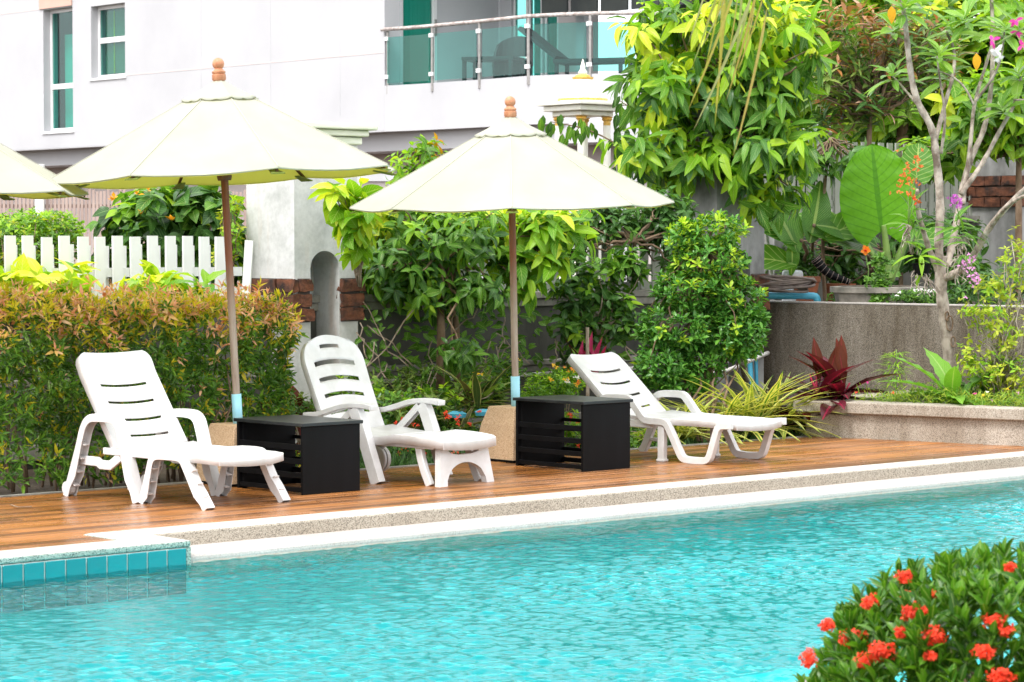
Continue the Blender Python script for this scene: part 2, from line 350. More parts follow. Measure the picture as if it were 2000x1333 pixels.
PM = {'red': petal('ixora_petal', (.74, .055, .02)), 'orange': petal('orange_petal', (.75, .22, .02)), 'yellow': petal('yellow_petal', (.78, .48, .03)),
      'white': petal('white_petal', (.75, .75, .72)), 'purple': petal('purple_petal', (.45, .10, .42)), 'magenta': petal('magenta_petal', (.55, .03, .25)), 'pink': petal('pink_petal', (.66, .28, .55)),
      'rust': petal('rust_petal', (.6, .14, .03)), 'deadleaf': petal('orange_old_leaf', (.75, .36, .02))}

# ------------------------------------------------------------------ object helpers
def tag(o, label=None, cat=None, group=None, kind=None):
    if label: o['label'] = label
    if cat: o['category'] = cat
    if group: o['group'] = group
    if kind: o['kind'] = kind
    return o
def thing(name, loc, label, cat, group=None, rz=0, rot=None):
    o = bpy.data.objects.new(name, None); COL.objects.link(o); o.location = loc
    o.rotation_euler = rot if rot else (0, 0, rz); o.empty_display_size = .1
    return tag(o, label, cat, group)
def root_of(p):
    while p.parent: p = p.parent
    return p
def obj(name, me, mat=None, parent=None, world=False, kind=None, smooth=False, angle=None, label=None):
    if isinstance(me, bmesh.types.BMesh):
        b = me; me = bpy.data.meshes.new(name)
        bmesh.ops.recalc_face_normals(b, faces=b.faces); b.to_mesh(me); b.free()
    o = bpy.data.objects.new(name, me); COL.objects.link(o)
    if mat is not None:
        for m in (mat if isinstance(mat, (list, tuple)) else [mat]):
            me.materials.append(m)
    if parent:
        o.parent = parent
        if world:                       # mesh given in world coordinates under an unrotated Empty
            o.location = -root_of(parent).location if parent.type == 'EMPTY' else Vector((0, 0, 0))
    if smooth:
        for p in me.polygons: p.use_smooth = True
        if angle: me.set_sharp_from_angle(angle=R(angle))
    if kind: o['kind'] = kind
    if label: o['label'] = label
    return o
def bevel(o, w_, seg=2, ang=35):
    m = o.modifiers.new('bevel', 'BEVEL'); m.width = w_; m.segments = seg; m.limit_method = 'ANGLE'; m.angle_limit = R(ang); return o
def box(bm, x0, x1, y0, y1, z0, z1, M=None, mi=0):
    vs_ = [bm.verts.new((x, y, z)) for z in (z0, z1) for (x, y) in ((x0, y0), (x1, y0), (x1, y1), (x0, y1))]
    if M is not None:
        for v_ in vs_: v_.co = M @ v_.co
    for f in ((3, 2, 1, 0), (4, 5, 6, 7), (0, 1, 5, 4), (1, 2, 6, 5), (2, 3, 7, 6), (3, 0, 4, 7)):
        fc = bm.faces.new([vs_[k] for k in f]); fc.material_index = mi
    return bm
def nbox(*a, **k): return box(bmesh.new(), *a, **k)
def prism(bm, pts, z0, z1, mi_side=0, mi_top=0):
    a = [bm.verts.new((p[0], p[1], z0)) for p in pts]; b = [bm.verts.new((p[0], p[1], z1)) for p in pts]
    n = len(pts)
    f = bm.faces.new(b); f.material_index = mi_top; f = bm.faces.new(a[::-1]); f.material_index = mi_side
    for k in range(n):
        f = bm.faces.new((a[k], a[(k + 1) % n], b[(k + 1) % n], b[k])); f.material_index = mi_side
    return bm
def tube(bm, pts, rad, n=8, cap=True, mi=0):
    pts = [Vector(p) for p in pts]
    if not hasattr(rad, '__len__'): rad = [rad] * len(pts)
    rings = []; prev = None
    for k, p in enumerate(pts):
        d = (pts[min(k + 1, len(pts) - 1)] - pts[max(k - 1, 0)])
        if d.length < 1e-9: d = Vector((0, 0, 1))
        d.normalize()
        a = prev - d * prev.dot(d) if prev is not None else d.orthogonal()
        if a.length < 1e-6: a = d.orthogonal()
        a.normalize(); prev = a; b = d.cross(a)
        rings.append([bm.verts.new(p + (a * math.cos(2 * math.pi * j / n) + b * math.sin(2 * math.pi * j / n)) * rad[k]) for j in range(n)])
    for k in range(len(rings) - 1):
        for j in range(n):
            f = bm.faces.new((rings[k][j], rings[k][(j + 1) % n], rings[k + 1][(j + 1) % n], rings[k + 1][j])); f.material_index = mi
    if cap:
        for rr in (rings[0][::-1], rings[-1]):
            f = bm.faces.new(rr); f.material_index = mi
    return bm
def lathe(bm, prof, n=20, M=None, mi=0):
    rings = []
    for r_, z in prof:
        rings.append([bm.verts.new((r_ * math.cos(2 * math.pi * j / n), r_ * math.sin(2 * math.pi * j / n), z)) for j in range(n)])
    for k in range(len(rings) - 1):
        for j in range(n):
            f = bm.faces.new((rings[k][j], rings[k][(j + 1) % n], rings[k + 1][(j + 1) % n], rings[k + 1][j])); f.material_index = mi
    bm.faces.new(rings[0][::-1]).material_index = mi; bm.faces.new(rings[-1]).material_index = mi
    if M is not None:
        for rr in rings:
            for v_ in rr: v_.co = M @ v_.co
    return bm
def smooth_path(p, it=2):
    p = [Vector(q) for q in p]
    for _ in range(it):
        q = [p[0]]
        for a, b in zip(p[:-1], p[1:]): q += [a * .75 + b * .25, a * .25 + b * .75]
        q.append(p[-1]); p = q
    return p
def wobble(p0, p1, n=6, amp=.05, seed=0):
    rr = random.Random(seed); p0, p1 = Vector(p0), Vector(p1); L = (p1 - p0).length
    out = []
    for k in range(n + 1):
        t_ = k / n; o = Vector((rr.uniform(-1, 1), rr.uniform(-1, 1), rr.uniform(-1, 1))) * amp * L * math.sin(math.pi * t_)
        out.append(p0.lerp(p1, t_) + o)
    return out

# ---- leaf geometry: length 1 along +X, face up +Z
def leaf_tpl(n=4, width=.35, power=.8, curl=.25, fold=.2, wave=0, tip=1.0, heart=0):
    vs_, fs, uv = [], [], []
    xs = [k / n for k in range(n + 1)]
    rows = []
    for k, x in enumerate(xs):
        hw = width / 2 * (math.sin(math.pi * min(1, x ** power)) ** tip if 0 < x < 1 else 0)
        z = -curl * x * x
        if hw < 1e-4:
            if heart and k == 0:
                vs_ += [(x, 0, z), (x - heart, width * .28, z), (x - heart, -width * .28, z)]
                uv += [(x, .5), (x, .9), (x, .1)]; rows.append((len(vs_) - 2, len(vs_) - 3, len(vs_) - 1)); continue
            vs_.append((x, 0, z)); uv.append((x, .5)); rows.append((len(vs_) - 1,))
        else:
            dz = fold * hw; wv = wave * (1 if k % 2 else -1)
            vs_ += [(x, hw, z + dz + wv), (x, 0, z), (x, -hw, z + dz - wv)]; uv += [(x, 1), (x, .5), (x, 0)]
            b = len(vs_) - 3; rows.append((b, b + 1, b + 2))
    for a, b in zip(rows[:-1], rows[1:]):
        if len(a) == 1: fs += [(a[0], b[1], b[0]), (a[0], b[2], b[1])]
        elif len(b) == 1: fs += [(a[0], a[1], b[0]), (a[1], a[2], b[0])]
        else: fs += [(a[0], a[1], b[1], b[0]), (a[1], a[2], b[2], b[1])]
    return np.array(vs_, float), fs, np.array(uv, float)
T_SMALL = leaf_tpl(2, .36, .75, .18, .25)
T_SMALLR = leaf_tpl(3, .52, .85, .12, .2)
T_LANCE = leaf_tpl(4, .30, .8, .35, .3)
T_MANGO = leaf_tpl(6, .34, .85, .5, .3, .010, .75)
T_BROAD = leaf_tpl(6, .56, .78, .4, .25, .014, .75)
T_HEART = leaf_tpl(5, .8, .62, .3, .2, .01, heart=.08)
T_STRAP = leaf_tpl(7, .075, .55, .75, .5, 0, .6)
T_STRAPW = leaf_tpl(6, .2, .9, .5, .35, .006, .8)
T_NEEDLE = leaf_tpl(3, .07, .6, .3, .2)
T_OBOV = leaf_tpl(4, .40, 1.3, .22, .25, 0, .8)
T_PETAL = leaf_tpl(2, .7, 1.2, .2, .1)

def basis(d, up):
    d = Vector(d).normalized(); z = Vector(up) - d * Vector(up).dot(d)
    if z.length < 1e-4: z = d.orthogonal()
    z.normalize(); y = z.cross(d)
    return d, y, z
def tpl_mesh(tpl, name='leaf'):
    me = bpy.data.meshes.new(name); me.from_pydata([tuple(v_) for v_ in tpl[0]], [], tpl[1])
    l = me.uv_layers.new(name='UVMap')
    for lo in me.loops: l.data[lo.index].uv = tpl[2][lo.vertex_index]
    for p in me.polygons: p.use_smooth = True
    return me
def joined(tpl, lst, name):
    V0, F0, UV0 = tpl; N = len(lst)
    B = np.empty((N, 3, 3)); P = np.empty((N, 3)); S = np.empty(N)
    for i, (p, d, up, s, mi) in enumerate(lst):
        x, y, z = basis(d, up); B[i, :, 0] = x; B[i, :, 1] = y; B[i, :, 2] = z; P[i] = p; S[i] = s
    VV = np.einsum('nij,nvj->nvi', B, V0[None] * S[:, None, None]) + P[:, None]
    nv = len(V0); loops = [i for f in F0 for i in f]; ls = [len(f) for f in F0]; nl = len(loops)
    me = bpy.data.meshes.new(name); me.vertices.add(N * nv); me.vertices.foreach_set('co', VV.ravel())
    me.loops.add(N * nl); L = (np.arange(N)[:, None] * nv + np.array(loops)[None]).ravel()
    me.loops.foreach_set('vertex_index', L.astype(np.int32))
    me.polygons.add(N * len(F0))
    st = np.concatenate([[0], np.cumsum(ls)[:-1]])
    me.polygons.foreach_set('loop_start', (np.arange(N)[:, None] * nl + st[None]).ravel().astype(np.int32))
    me.polygons.foreach_set('use_smooth', np.ones(N * len(F0), bool))
    l = me.uv_layers.new(name='UVMap'); l.data.foreach_set('uv', np.tile(UV0[loops], (N, 1)).ravel())
    me.update(calc_edges=True); me.validate(); return me
def inframe(p, m=0):
    if p[1] <= .1: return False
    x = 1000 + F * p[0] / p[1]; y = 480 + F * (EYE - p[2]) / p[1]
    return -m < x < 2000 + m and -m < y < 1333 + m
def leafset(parent, tpl, lst, mats, n_ind=0, name='leaf', bulk='foliage', world=True):
    """lst: (pos, dir, up, scale, material index) in world coordinates; the nearest n_ind become leaves of their own"""
    base = root_of(parent).location if world else Vector((0, 0, 0))
    lst = sorted(lst, key=lambda q: (not inframe(q[0]), q[0][1] - q[3] * 2))
    ind, rest = lst[:n_ind], lst[n_ind:]
    cache = {}
    for (p, d, up, s, mi) in ind:
        if mi not in cache:
            cache[mi] = tpl_mesh(tpl, name); cache[mi].materials.append(mats[mi])
        o = bpy.data.objects.new(name, cache[mi]); COL.objects.link(o); o.parent = parent
        x, y, z = basis(d, up); M = Matrix(((x.x, y.x, z.x), (x.y, y.y, z.y), (x.z, y.z, z.z)))
        o.rotation_euler = M.to_euler(); o.scale = (s, s, s); o.location = Vector(p) - base
    for mi in range(len(mats)):
        sub = [q for q in rest if q[4] == mi]
        if not sub: continue
        o = obj(bulk, joined(tpl, sub, bulk), mats[mi], parent, kind='stuff')
        o.location = -base
def rosette(out, p, axis, n, L, tilt=(45, 80), droop=.15, mi=0, jit=.35, zs=None, spray=.55):
    """a leafy shoot: leaves spiral up a short stem, wide at its foot, closing towards the tip"""
    axis = Vector(axis).normalized(); a = axis.orthogonal().normalized(); b = axis.cross(a); ph = random.random() * 6.28
    for k in range(n):
        f = k / max(1, n - 1); an = ph + 2.4 * k + random.uniform(-.5, .5)
        ti = R(tilt[1] + (tilt[0] - tilt[1]) * f + random.uniform(-12, 12))
        d = axis * math.cos(ti) + (a * math.cos(an) + b * math.sin(an)) * math.sin(ti); d.z -= droop * random.uniform(.5, 1.5)
        out.append((Vector(p) + axis * (L * spray * (f - .5) * (1 if n > 5 or L > .06 else .4)), d.normalized(), axis + Vector((random.gauss(0, .25), random.gauss(0, .25), .3)), L * random.uniform(1 - jit, 1 + jit) * (1 - .25 * f), mi))
def blobpoints(blobs, n, shell=.55, rng=random):
    wts = [b[3] * b[4] for b in blobs]; out = []
    for _ in range(n):
        b = rng.choices(blobs, wts)[0]; px, py, Y, rx, ry, rd = b
        d = Vector((rng.gauss(0, 1), rng.gauss(0, 1), rng.gauss(0, 1))).normalized()
        r_ = shell + (1 - shell) * rng.random() ** .6; r_ *= 1 + .18 * mnoise.noise(d * 2.3 + Vector((px * .1, 0, 0)))
        c = PD(px, py, Y); m_ = Y / F
        out.append((c + Vector((d.x * rx * m_, d.y * rd, d.z * ry * m_)) * r_, d))
    return out

# ================================================================== GROUND, POOL, DECK
WATER = -.125
TL, TC, TI, TB = 11.44, 11.83, 12.10, 14.29      # ledge front, kerb front, kerb inner, deck back (metres across)
SJ = 7.96                                        # where the ledge steps back
def poly(name, pts, z, mat, **k):
    bm = bmesh.new(); bm.faces.new([bm.verts.new((p[0], p[1], z if len(p) < 3 or z is not None else p[2])) for p in pts])
    return obj(name, bm, mat, **k)
bm = bmesh.new()
def quad(b, pts, z): b.faces.new([b.verts.new((p[0], p[1], z)) for p in pts])
quad(bm, [W(-300, TB - .05), W(400, TB - .05), W(400, 500), W(-300, 500)], -.06)
quad(bm, [(-300, -200), (300, -200), (300, 9.0), (-300, 9.0)], -.06)
g = obj('ground', bm, MD['soil'], kind='structure')
bm = bmesh.new()
prism(bm, [(-9, 9.0), (16, 9.0), (16, 9.35), (-9, 9.35)], -1.4, -.02)
obj('near_pool_edge', bm, MD['coping'], kind='structure')
bm = bmesh.new()
quad(bm, [(-9, 9.3), (16, 9.3), W(26, TL + .4), W(-2, TL + .4)], -1.25)
obj('pool_floor', bm, MD['poolfloor'], kind='structure')
bm = bmesh.new()
bm.free()
def water_mesh():
    rng = np.random.RandomState(4)
    NX, NY = 1000, 620
    # fan of rows from the near edge to the kerb, columns spread across
    s = np.linspace(-1, 1, NX)
    a0, a1 = np.array([-9., 9.3]), np.array([16., 9.3]); b0, b1 = np.array(W(-2, TL + .05))[:2], np.array(W(26, TL + .05))[:2]
    # dense part: the wedge in view
    n0, n1 = np.array([-3.2, 9.3]), np.array([3.2, 9.3]); f0, f1 = np.array(W(3.0, TL + .05))[:2], np.array(W(20, TL + .05))[:2]
    u = np.linspace(0, 1, NX)[None, :, None]; v = (np.linspace(0, 1, NY) ** 1.0)[:, None, None]
    lo = n0 * (1 - u) + n1 * u; hi = f0 * (1 - u) + f1 * u
    P = lo * (1 - v) + hi * v
    X, Y = P[..., 0], P[..., 1]; Z = np.zeros_like(X)
    for k in range(90):
        lam = (.035 * (.15 / .035) ** rng.rand()) if k % 7 else (.15 * (.4 / .15) ** rng.rand())
        an = rng.normal(R(84), R(38)); kx, ky = np.cos(an) * 2 * np.pi / lam, np.sin(an) * 2 * np.pi / lam
        ph = rng.rand() * 6.28; slope = .062 if lam < .15 else .04
        wob = .5 * np.sin(X * rng.uniform(.8, 3) + rng.rand() * 6) * np.sin(Y * rng.uniform(.8, 3) + rng.rand() * 6)
        Z += slope * lam / (2 * np.pi) * (.6 + 1.3 * wob) * np.sin(kx * X + ky * Y + ph + .9 * np.sin(1.1 * X + k) + .8 * np.sin(1.7 * Y + 2 * k))
    Z *= (1 - .75 * v[..., 0] ** 14)
    Z *= .85 + .30 * np.sin(.9 * X + .7 * Y + .8 * np.sin(.7 * Y)) * np.sin(1.3 * Y - .5 * X + 1) + .18 * np.sin(2.3 * X - 1.9 * Y)
    Z += WATER
    V_ = np.stack([X, Y, Z], -1).reshape(-1, 3)
    me = bpy.data.meshes.new('pool_water'); me.vertices.add(len(V_)); me.vertices.foreach_set('co', V_.ravel())
    i = (np.arange(NY - 1)[:, None] * NX + np.arange(NX - 1)[None]).ravel()
    q = np.stack([i, i + 1, i + NX + 1, i + NX], -1).astype(np.int32)
    me.loops.add(q.size); me.loops.foreach_set('vertex_index', q.ravel()); me.polygons.add(len(q))
    me.polygons.foreach_set('loop_start', (np.arange(len(q)) * 4).astype(np.int32)); me.polygons.foreach_set('use_smooth', np.ones(len(q), bool))
    me.update(calc_edges=True); me.validate()
    bmx = bmesh.new(); bmx.from_mesh(me)
    for pts in ([a0, n0, f0, b0], [n1, a1, b1, f1]): bmx.faces.new([bmx.verts.new((p[0], p[1], WATER)) for p in pts])
    bmx.to_mesh(me); bmx.free(); return me
wtr = obj('pool_water', water_mesh(), MD['water'], kind='structure')
# kerb: terrazzo top, pebble wash side; the tiled ledge at the left
kerb = bpy.data.objects.new('deck_kerb', None); COL.objects.link(kerb); kerb['kind'] = 'structure'
S0, S1 = 1.0, 23.0
def stp(*p): return [tuple(W(a, b))[:2] for a, b in p]
o = obj('kerb_stone', prism(bmesh.new(), stp((SJ + .002, TC), (S1, TC), (S1, TI), (SJ - .264, TI)), -.6, .004, 0, 1), [MD['sidestone'], MD['topstone']], kerb)
bevel(o, .012)
o = obj('ledge_slab', prism(bmesh.new(), stp((S0, TL), (SJ, TL), (SJ, TC + .002), (SJ - .27, TI - .002), (SJ - .27, TL + .28), (S0, TL + .28)), -.032, .004, 0, 1), [MD['greenstone'], MD['topstone']], kerb)
bevel(o, .010)
obj('ledge_body', prism(bmesh.new(), stp((S0, TL + .005), (SJ - .012, TL + .005), (SJ - .012, TC + .3), (S0, TC + .3)), -.20, -.034), MD['grout'], kerb)
obj('ledge_foot', prism(bmesh.new(), stp((S0, TL + .004), (SJ - .002, TL + .004), (SJ - .002, TC + .3), (S0, TC + .3)), -1.3, -.201), MD['poolfloor'], kerb)
o = obj('side_edging', prism(bmesh.new(), stp((SJ - .03, TL + .002), (SJ - .001, TL + .002), (SJ - .001, TC), (SJ - .03, TC)), -.16, -.033), MD['greenstone'], kerb)
tm = bpy.data.meshes.new('tile'); b = bmesh.new(); box(b, -.0585, .0585, -.012, .006, -.0585, .0585)
bmesh.ops.bevel(b, geom=b.edges[:], offset=.003, segments=1, affect='EDGES'); b.to_mesh(tm); b.free(); tm.materials.append(MD['tile'])
for row in range(2):
    for k in range(24):
        s = SJ - .062 - .03 - k * .127
        if s < S0: continue
        tl_ = bpy.data.objects.new('tile', tm); COL.objects.link(tl_); tl_.parent = kerb
        tl_.location = W(s, TL + .008, -.096 - row * .127); tl_.rotation_euler = (0, 0, R(42))
o = obj('pool_coping', prism(bmesh.new(), stp((SJ + .002, TL + .03), (S1, TL + .03), (S1, TC + .05), (SJ + .002, TC + .05)), -.21, -.078), MD['coping'], kind='structure')
bevel(o, .028, 3)
obj('waterline', prism(bmesh.new(), stp((SJ + .03, TL + .0285), (S1, TL + .0285), (S1, TL + .032), (SJ + .03, TL + .032)), -.128, -.117), pmat('waterline_scum', (.50, .36, .29), (.58, .48, .42), 20, .8), kind='structure')
obj('pool_wall', prism(bmesh.new(), stp((SJ + .002, TL + .06), (S1, TL + .06), (S1, TC + .05), (SJ + .002, TC + .05)), -1.3, -.212), MD['poolfloor'], kind='structure')

deck = bpy.data.objects.new('timber_deck', None); COL.objects.link(deck); deck['kind'] = 'structure'
obj('deck_base', prism(bmesh.new(), stp((S0, TL + .3), (SJ - .3, TL + .3), (SJ - .3, TI + .002), (17.4, TI + .002), (17.4, TB), (S0, TB)), -.3, -.03), MD['walldark'], deck)
rr = random.Random(3)
PW = (TB - .05 - TI) / 20
rows = [(TI + (k + .5) * PW, PW - .011, 17.2) for k in range(20)]
rows += [(TL + .285 + (k + .5) * .125, .114, SJ - .28) for k in range(3)]
for t_, wd, send in rows:
    s = S0 - rr.uniform(0, 2.5)
    while s < send:
        L = rr.uniform(2.3, 3.8); e = min(s + L, send)
        if e - s > .15:
            b = bmesh.new(); l2 = (e - s) / 2 - .0025; box(b, -l2, l2, -wd / 2, wd / 2, -.028, 0)
            bmesh.ops.bevel(b, geom=[x for x in b.edges if abs(x.verts[0].co.x - x.verts[1].co.x) > .1 and x.verts[0].co.z > -.01], offset=.004, segments=1, affect='EDGES')
            p = obj('plank', b, MD['deck'], deck)
            p.location = W((s + e) / 2, t_, rr.uniform(-.0015, .0015)); p.rotation_euler = (0, 0, R(42))
        s = e
o = obj('deck_trim', prism(bmesh.new(), stp((S0, TB - .045), (16.3, TB - .045), (16.3, TB + .01), (S0, TB + .01)), -.2, .006), MD['wallcap'], deck)

# ================================================================== GARDEN WALL, PILLARS, FENCES
TW = 16.5
gw = thing('garden_wall', W(ST(0, TW), TW, 0), 'dark mossy concrete wall behind the flower beds and hedge, with ledge mouldings', 'wall')
sA, sB = ST(-150, TW), ST(1478, TW)
obj('wall_face', prism(bmesh.new(), stp((sA, TW), (sB, TW), (sB, TW + .15), (sA, TW + .15)), -.06, 1.135), MD['walldark'], gw, world=True)
for z0, z1, w_ in ((1.137, 1.2, .05), (1.07, 1.134, .025), (.555, .605, .06), (.50, .552, .035), (.0, .12, .05)):
    o = obj('ledge', prism(bmesh.new(), stp((sA, TW - w_), (sB, TW - w_), (sB, TW + .003), (sA, TW + .003)) if z0 < 1.1 else stp((sA, TW - w_), (sB, TW - w_), (sB, TW + .19), (sA, TW + .19)), z0, z1), MD['wallcap'], gw, world=True)
    bevel(o, .008)
def pipe(name, pts, r_, mat, label, cat='pipe', n=8, group=None, sm=2):
    o = obj(name, tube(bmesh.new(), smooth_path(pts, sm), r_, n), mat, smooth=True)
    return tag(o, label, cat, group)
pipe('water_pipe', [W(ST(560, 16.38), 16.38, .49), W(ST(930, 16.38), 16.38, .475), W(ST(1290, 16.38), 16.38, .50)], .018, MD['whitepipe'], 'long white pipe along the foot of the mossy wall', n=10)
pipe('water_pipe', [PD(1383, 722, 23.2), PD(1392, 733, 23.1), PD(1428, 722, 23.2), PD(1462, 706, 23.3), PD(1500, 690, 23.9)], .02, MD['whitepipe'], 'bent white pipe under the round clipped shrub beside the blue pipes')

def pillar(px, t0, H, z0, label, mat, niche=True, bricks=True, cap=True, bz=.99, Y=None, wd=.64, group='garden pillars'):
    if Y is None: C = W(ST(px, t0), t0, z0)
    else: C = Vector(((px - 1000) / F * Y, Y, z0))
    th = thing('garden_pillar', C, label, 'pillar', group, rz=R(42))
    b = bmesh.new()
    if niche:
        r_ = .145; cx = .305; zc = 1.42
        pr = [(0, 0), (cx - r_, 0), (cx - r_, zc)] + [(cx - r_ * math.cos(a), zc + r_ * .95 * math.sin(a)) for a in [math.pi * k / 12 for k in range(1, 12)]] + [(cx + r_, zc), (cx + r_, 0), (wd, 0), (wd, H), (0, H)]
        A = [b.verts.new((x, 0, z)) for x, z in pr]; B2 = [b.verts.new((x, .34, z)) for x, z in pr]
        b.faces.new(A); b.faces.new(B2[::-1])
        for k in range(len(pr)): b.faces.new((A[k], B2[k], B2[(k + 1) % len(pr)], A[(k + 1) % len(pr)]))
        box(b, .002, wd - .002, .338, wd, 0, H)
    else: box(b, 0, wd, 0, wd, 0, H)
    obj('pillar_body', b, mat, th)
    if cap:
        for k, (e, z, h) in enumerate(((.03, H - .16, .06), (.07, H - .095, .05), (.12, H - .043, .05))):
            o = obj('cap_moulding', nbox(-e, wd + e, -e, wd + e, z, z + h), MD['capstone'], th); bevel(o, .012)
    if bricks:
        h = .116; rr2 = random.Random(px)
        def brk(x0, x1, y0, y1, k):
            q = rr2.uniform(-.006, .012)
            bb = nbox(x0 - q, x1 + q, y0 - q, y1 + q, bz + k * h + .010, bz + (k + 1) * h - .008)
            bmesh.ops.subdivide_edges(bb, edges=bb.edges[:], cuts=2, use_grid_fill=True)
            for v_ in bb.verts: v_.co += Vector((mnoise.noise(v_.co * 17 + Vector((k, px, 0))), mnoise.noise(v_.co * 19), mnoise.noise(v_.co * 23 + Vector((9, k, 0))))) * .016
            obj('brick', bb, MD['brick'], th, smooth=True, angle=40)
        obj('mortar_bed', nbox(-.012, .03, .02, wd - .02, bz, bz + 3 * h), MD['mortar'], th)
        if niche:
            obj('mortar_bed', nbox(.031, .145, -.012, .03, bz, bz + 3 * h), MD['mortar'], th); obj('mortar_bed', nbox(.465, wd + .012, -.012, .03, bz, bz + 3 * h), MD['mortar'], th)
        for k in range(3):
            s0 = .0 if k % 2 else -.035
            L = [-.035, .13, .34, .54, wd + .03] if k % 2 else [-.035, .20, .42, wd + .03]
            for a, c in zip(L[:-1], L[1:]): brk(-.035, .03, a + .007, c - .007, k)
            if niche:
                brk(.036, .155, -.035, .03, k); brk(.455, wd + .04, -.035, .03, k)
            else:
                for a, c in zip(L[:-1], L[1:]): brk(max(a, .036) + .004, c - .004, -.035, .03, k)
    return th
pillar(575, 16.2, 2.57, 0, 'tall pale grey pillar with arched niche and red brick band behind the middle lounger', MD['pillar'])
pillar(1400, 16.2, 2.85, 0, 'stained grey pillar half hidden behind the drooping long-leaved tree', MD['pillargrey'], cap=False)
pillar(1985, 0, 2.2, 1.0, 'stained grey pillar with brick band at the right edge above the retaining wall', MD['pillargrey'], niche=False, bz=1.02, Y=28.0, cap=False, wd=.66)
pillar(1512, 0, 1.9, 0, 'plain weathered grey post beside the blue pipe end', MD['pillargrey'], niche=False, bricks=False, cap=False, Y=25.4, wd=.2, group='garden posts')

def fence(label, p0, p1, zb, zt, zt2, mat, sp=.158, wp=.088, back=True, group='white picket fences', rails=(.22,)):
    """upright pickets in two rows nailed either side of a rail"""
    p0, p1 = Vector(p0), Vector(p1); d = (p1 - p0); L = d.length; d.normalize(); a = math.atan2(d.y, d.x)
    th = thing('picket_fence', (p0.x, p0.y, zb), label, 'fence', group, rz=a)
    rr3 = random.Random(int(L * 100))
    me = bpy.data.meshes.new('picket'); b = nbox(-wp / 2, wp / 2, -.011, .011, 0, 1); b.to_mesh(me); b.free(); me.materials.append(mat)
    n = int(L / sp)
    for k in range(n):
        for row in ((0, zt), (1, zt2)) if back else ((0, zt),):
            o = bpy.data.objects.new('picket', me); COL.objects.link(o); o.parent = th
            o.location = ((k + (.42 if row[0] else 0)) * sp + rr3.uniform(-.006, .006), .036 if row[0] else -.036, 0.002)
            o.rotation_euler = (rr3.uniform(-.008, .008), rr3.uniform(-.012, .012), 0)
            o.scale = (1, 1, row[1] - zb + rr3.uniform(-.008, .008))
    for r_ in rails:
        obj('rail', nbox(-.02, L, -.0245, .0245, r_ - .04, r_ + .03), mat, th)
    return th
fence('bright white double picket fence above the copper-tipped hedge', W(ST(-60, 16.55), 16.55), W(ST(470, 16.55), 16.55), 1.2, 1.668, 1.60, MD['fence'], rails=(.20, .04))
fence('greenish white picket fence behind the shrubs between the two grey pillars', W(ST(694, 16.55), 16.55), W(ST(1340, 16.55), 16.55), 1.2, 1.76, 1.66, MD['fencegreen'], rails=(.20, .04, .45))
lp = thing('leaning_board', PD(487, 600, 20.0), 'white board leaning against the niche pillar beside the fence', 'board')
obj('board_face', tube(bmesh.new(), [PD(479, 606, 20.0), PD(487, 470, 20.0)], .045, 4), MD['fence'], lp, world=True)

# ---- raised bed and retaining wall on the right
A_, B_ = Vector((2.47, 21.48)), Vector((4.08, 20.38)); dr = (B_ - A_).normalized()
Rw0, Rw1 = Vector((2.33, 24.25)), Vector((4.42, 22.1)); dw = (Rw1 - Rw0).normalized()
E_ = A_ + dr * 5.5; RE = Rw0 + dw * 9
inn = Vector((-dr.y, dr.x))
pl = thing('raised_bed', (A_.x, A_.y, 0), 'low pebble-wash raised bed with overhanging rim at the right end of the deck', 'planter')
Lb = A_ + inn * 2.2 + dr * .15
o = obj('bed_wall', prism(bmesh.new(), [A_, E_, E_ + inn * .2, A_ + inn * .2 + dr * .2, Lb + dr * .2, Lb], -.1, .205), MD['planter'], pl, world=True)
A2 = A_ - dr * .10 - inn * .05; Lb2 = Lb - dr * .1
o = obj('bed_rim', prism(bmesh.new(), [A2, E_ - inn * .05, E_ + inn * .27, A_ + inn * .27 + dr * .23, Lb + dr * .23, Lb2], .207, .30), MD['planter'], pl, world=True); bevel(o, .008)
obj('bed_soil', prism(bmesh.new(), [A_ + inn * .19 + dr * .19, E_ + inn * .19, E_ + inn * 2.6, Lb + dr * .19], -.05, .262), MD['soil'], pl, world=True)
rw = thing('retaining_wall', (Rw0.x, Rw0.y, 0), 'stained brown pebble-wash retaining wall behind the raised bed', 'wall')
nw = Vector((-dw.y, dw.x))
bmw = bmesh.new(); n = 40; rr4 = random.Random(5)
for k in range(n):
    pass
o = obj('wall_face', prism(bmw, [Rw0, RE, RE + nw * .16, Rw0 + nw * .16], -.06, 1.06), MD['retain'], rw, world=True)
o = obj('wall_top', prism(bmesh.new(), [Rw0 - nw * .004 + dw * .06, RE - nw * .004, RE + nw * .165, Rw0 + nw * .165 + dw * .06], 1.062, 1.078), MD['coping'], rw, world=True); bevel(o, .005)
poly('upper_terrace', [Rw0 + nw * .15, RE + nw * .15, (16, 24), (16, 60), (2.35, 60), (2.35, 24.6)], 1.0, MD['soil'], kind='structure')
bw0, bw1 = PD(1470, 480, 26.2), PD(2080, 480, 29.4)
bd = (bw1 - bw0).normalized(); bn = Vector((-bd.y, bd.x, 0))
tw = thing('terrace_wall', (bw0.x, bw0.y, 1), 'wall coloured dark for deep shade at the back of the upper terrace below the picket fence', 'wall')
obj('wall_face', prism(bmesh.new(), [bw0, bw1, bw1 + bn * .2, bw0 + bn * .2], .95, 1.86), MD['walldark'], tw, world=True)  # dark concrete colour paints in the deep shade behind the terrace
o = obj('ledge', prism(bmesh.new(), [bw0 - bn * .05, bw1 - bn * .05, bw1 + bn * .24, bw0 + bn * .24], 1.862, 1.93), MD['wallcap'], tw, world=True)
q0, q1 = bw0 + bn * .1 + bd * .1, bw1 + bn * .1
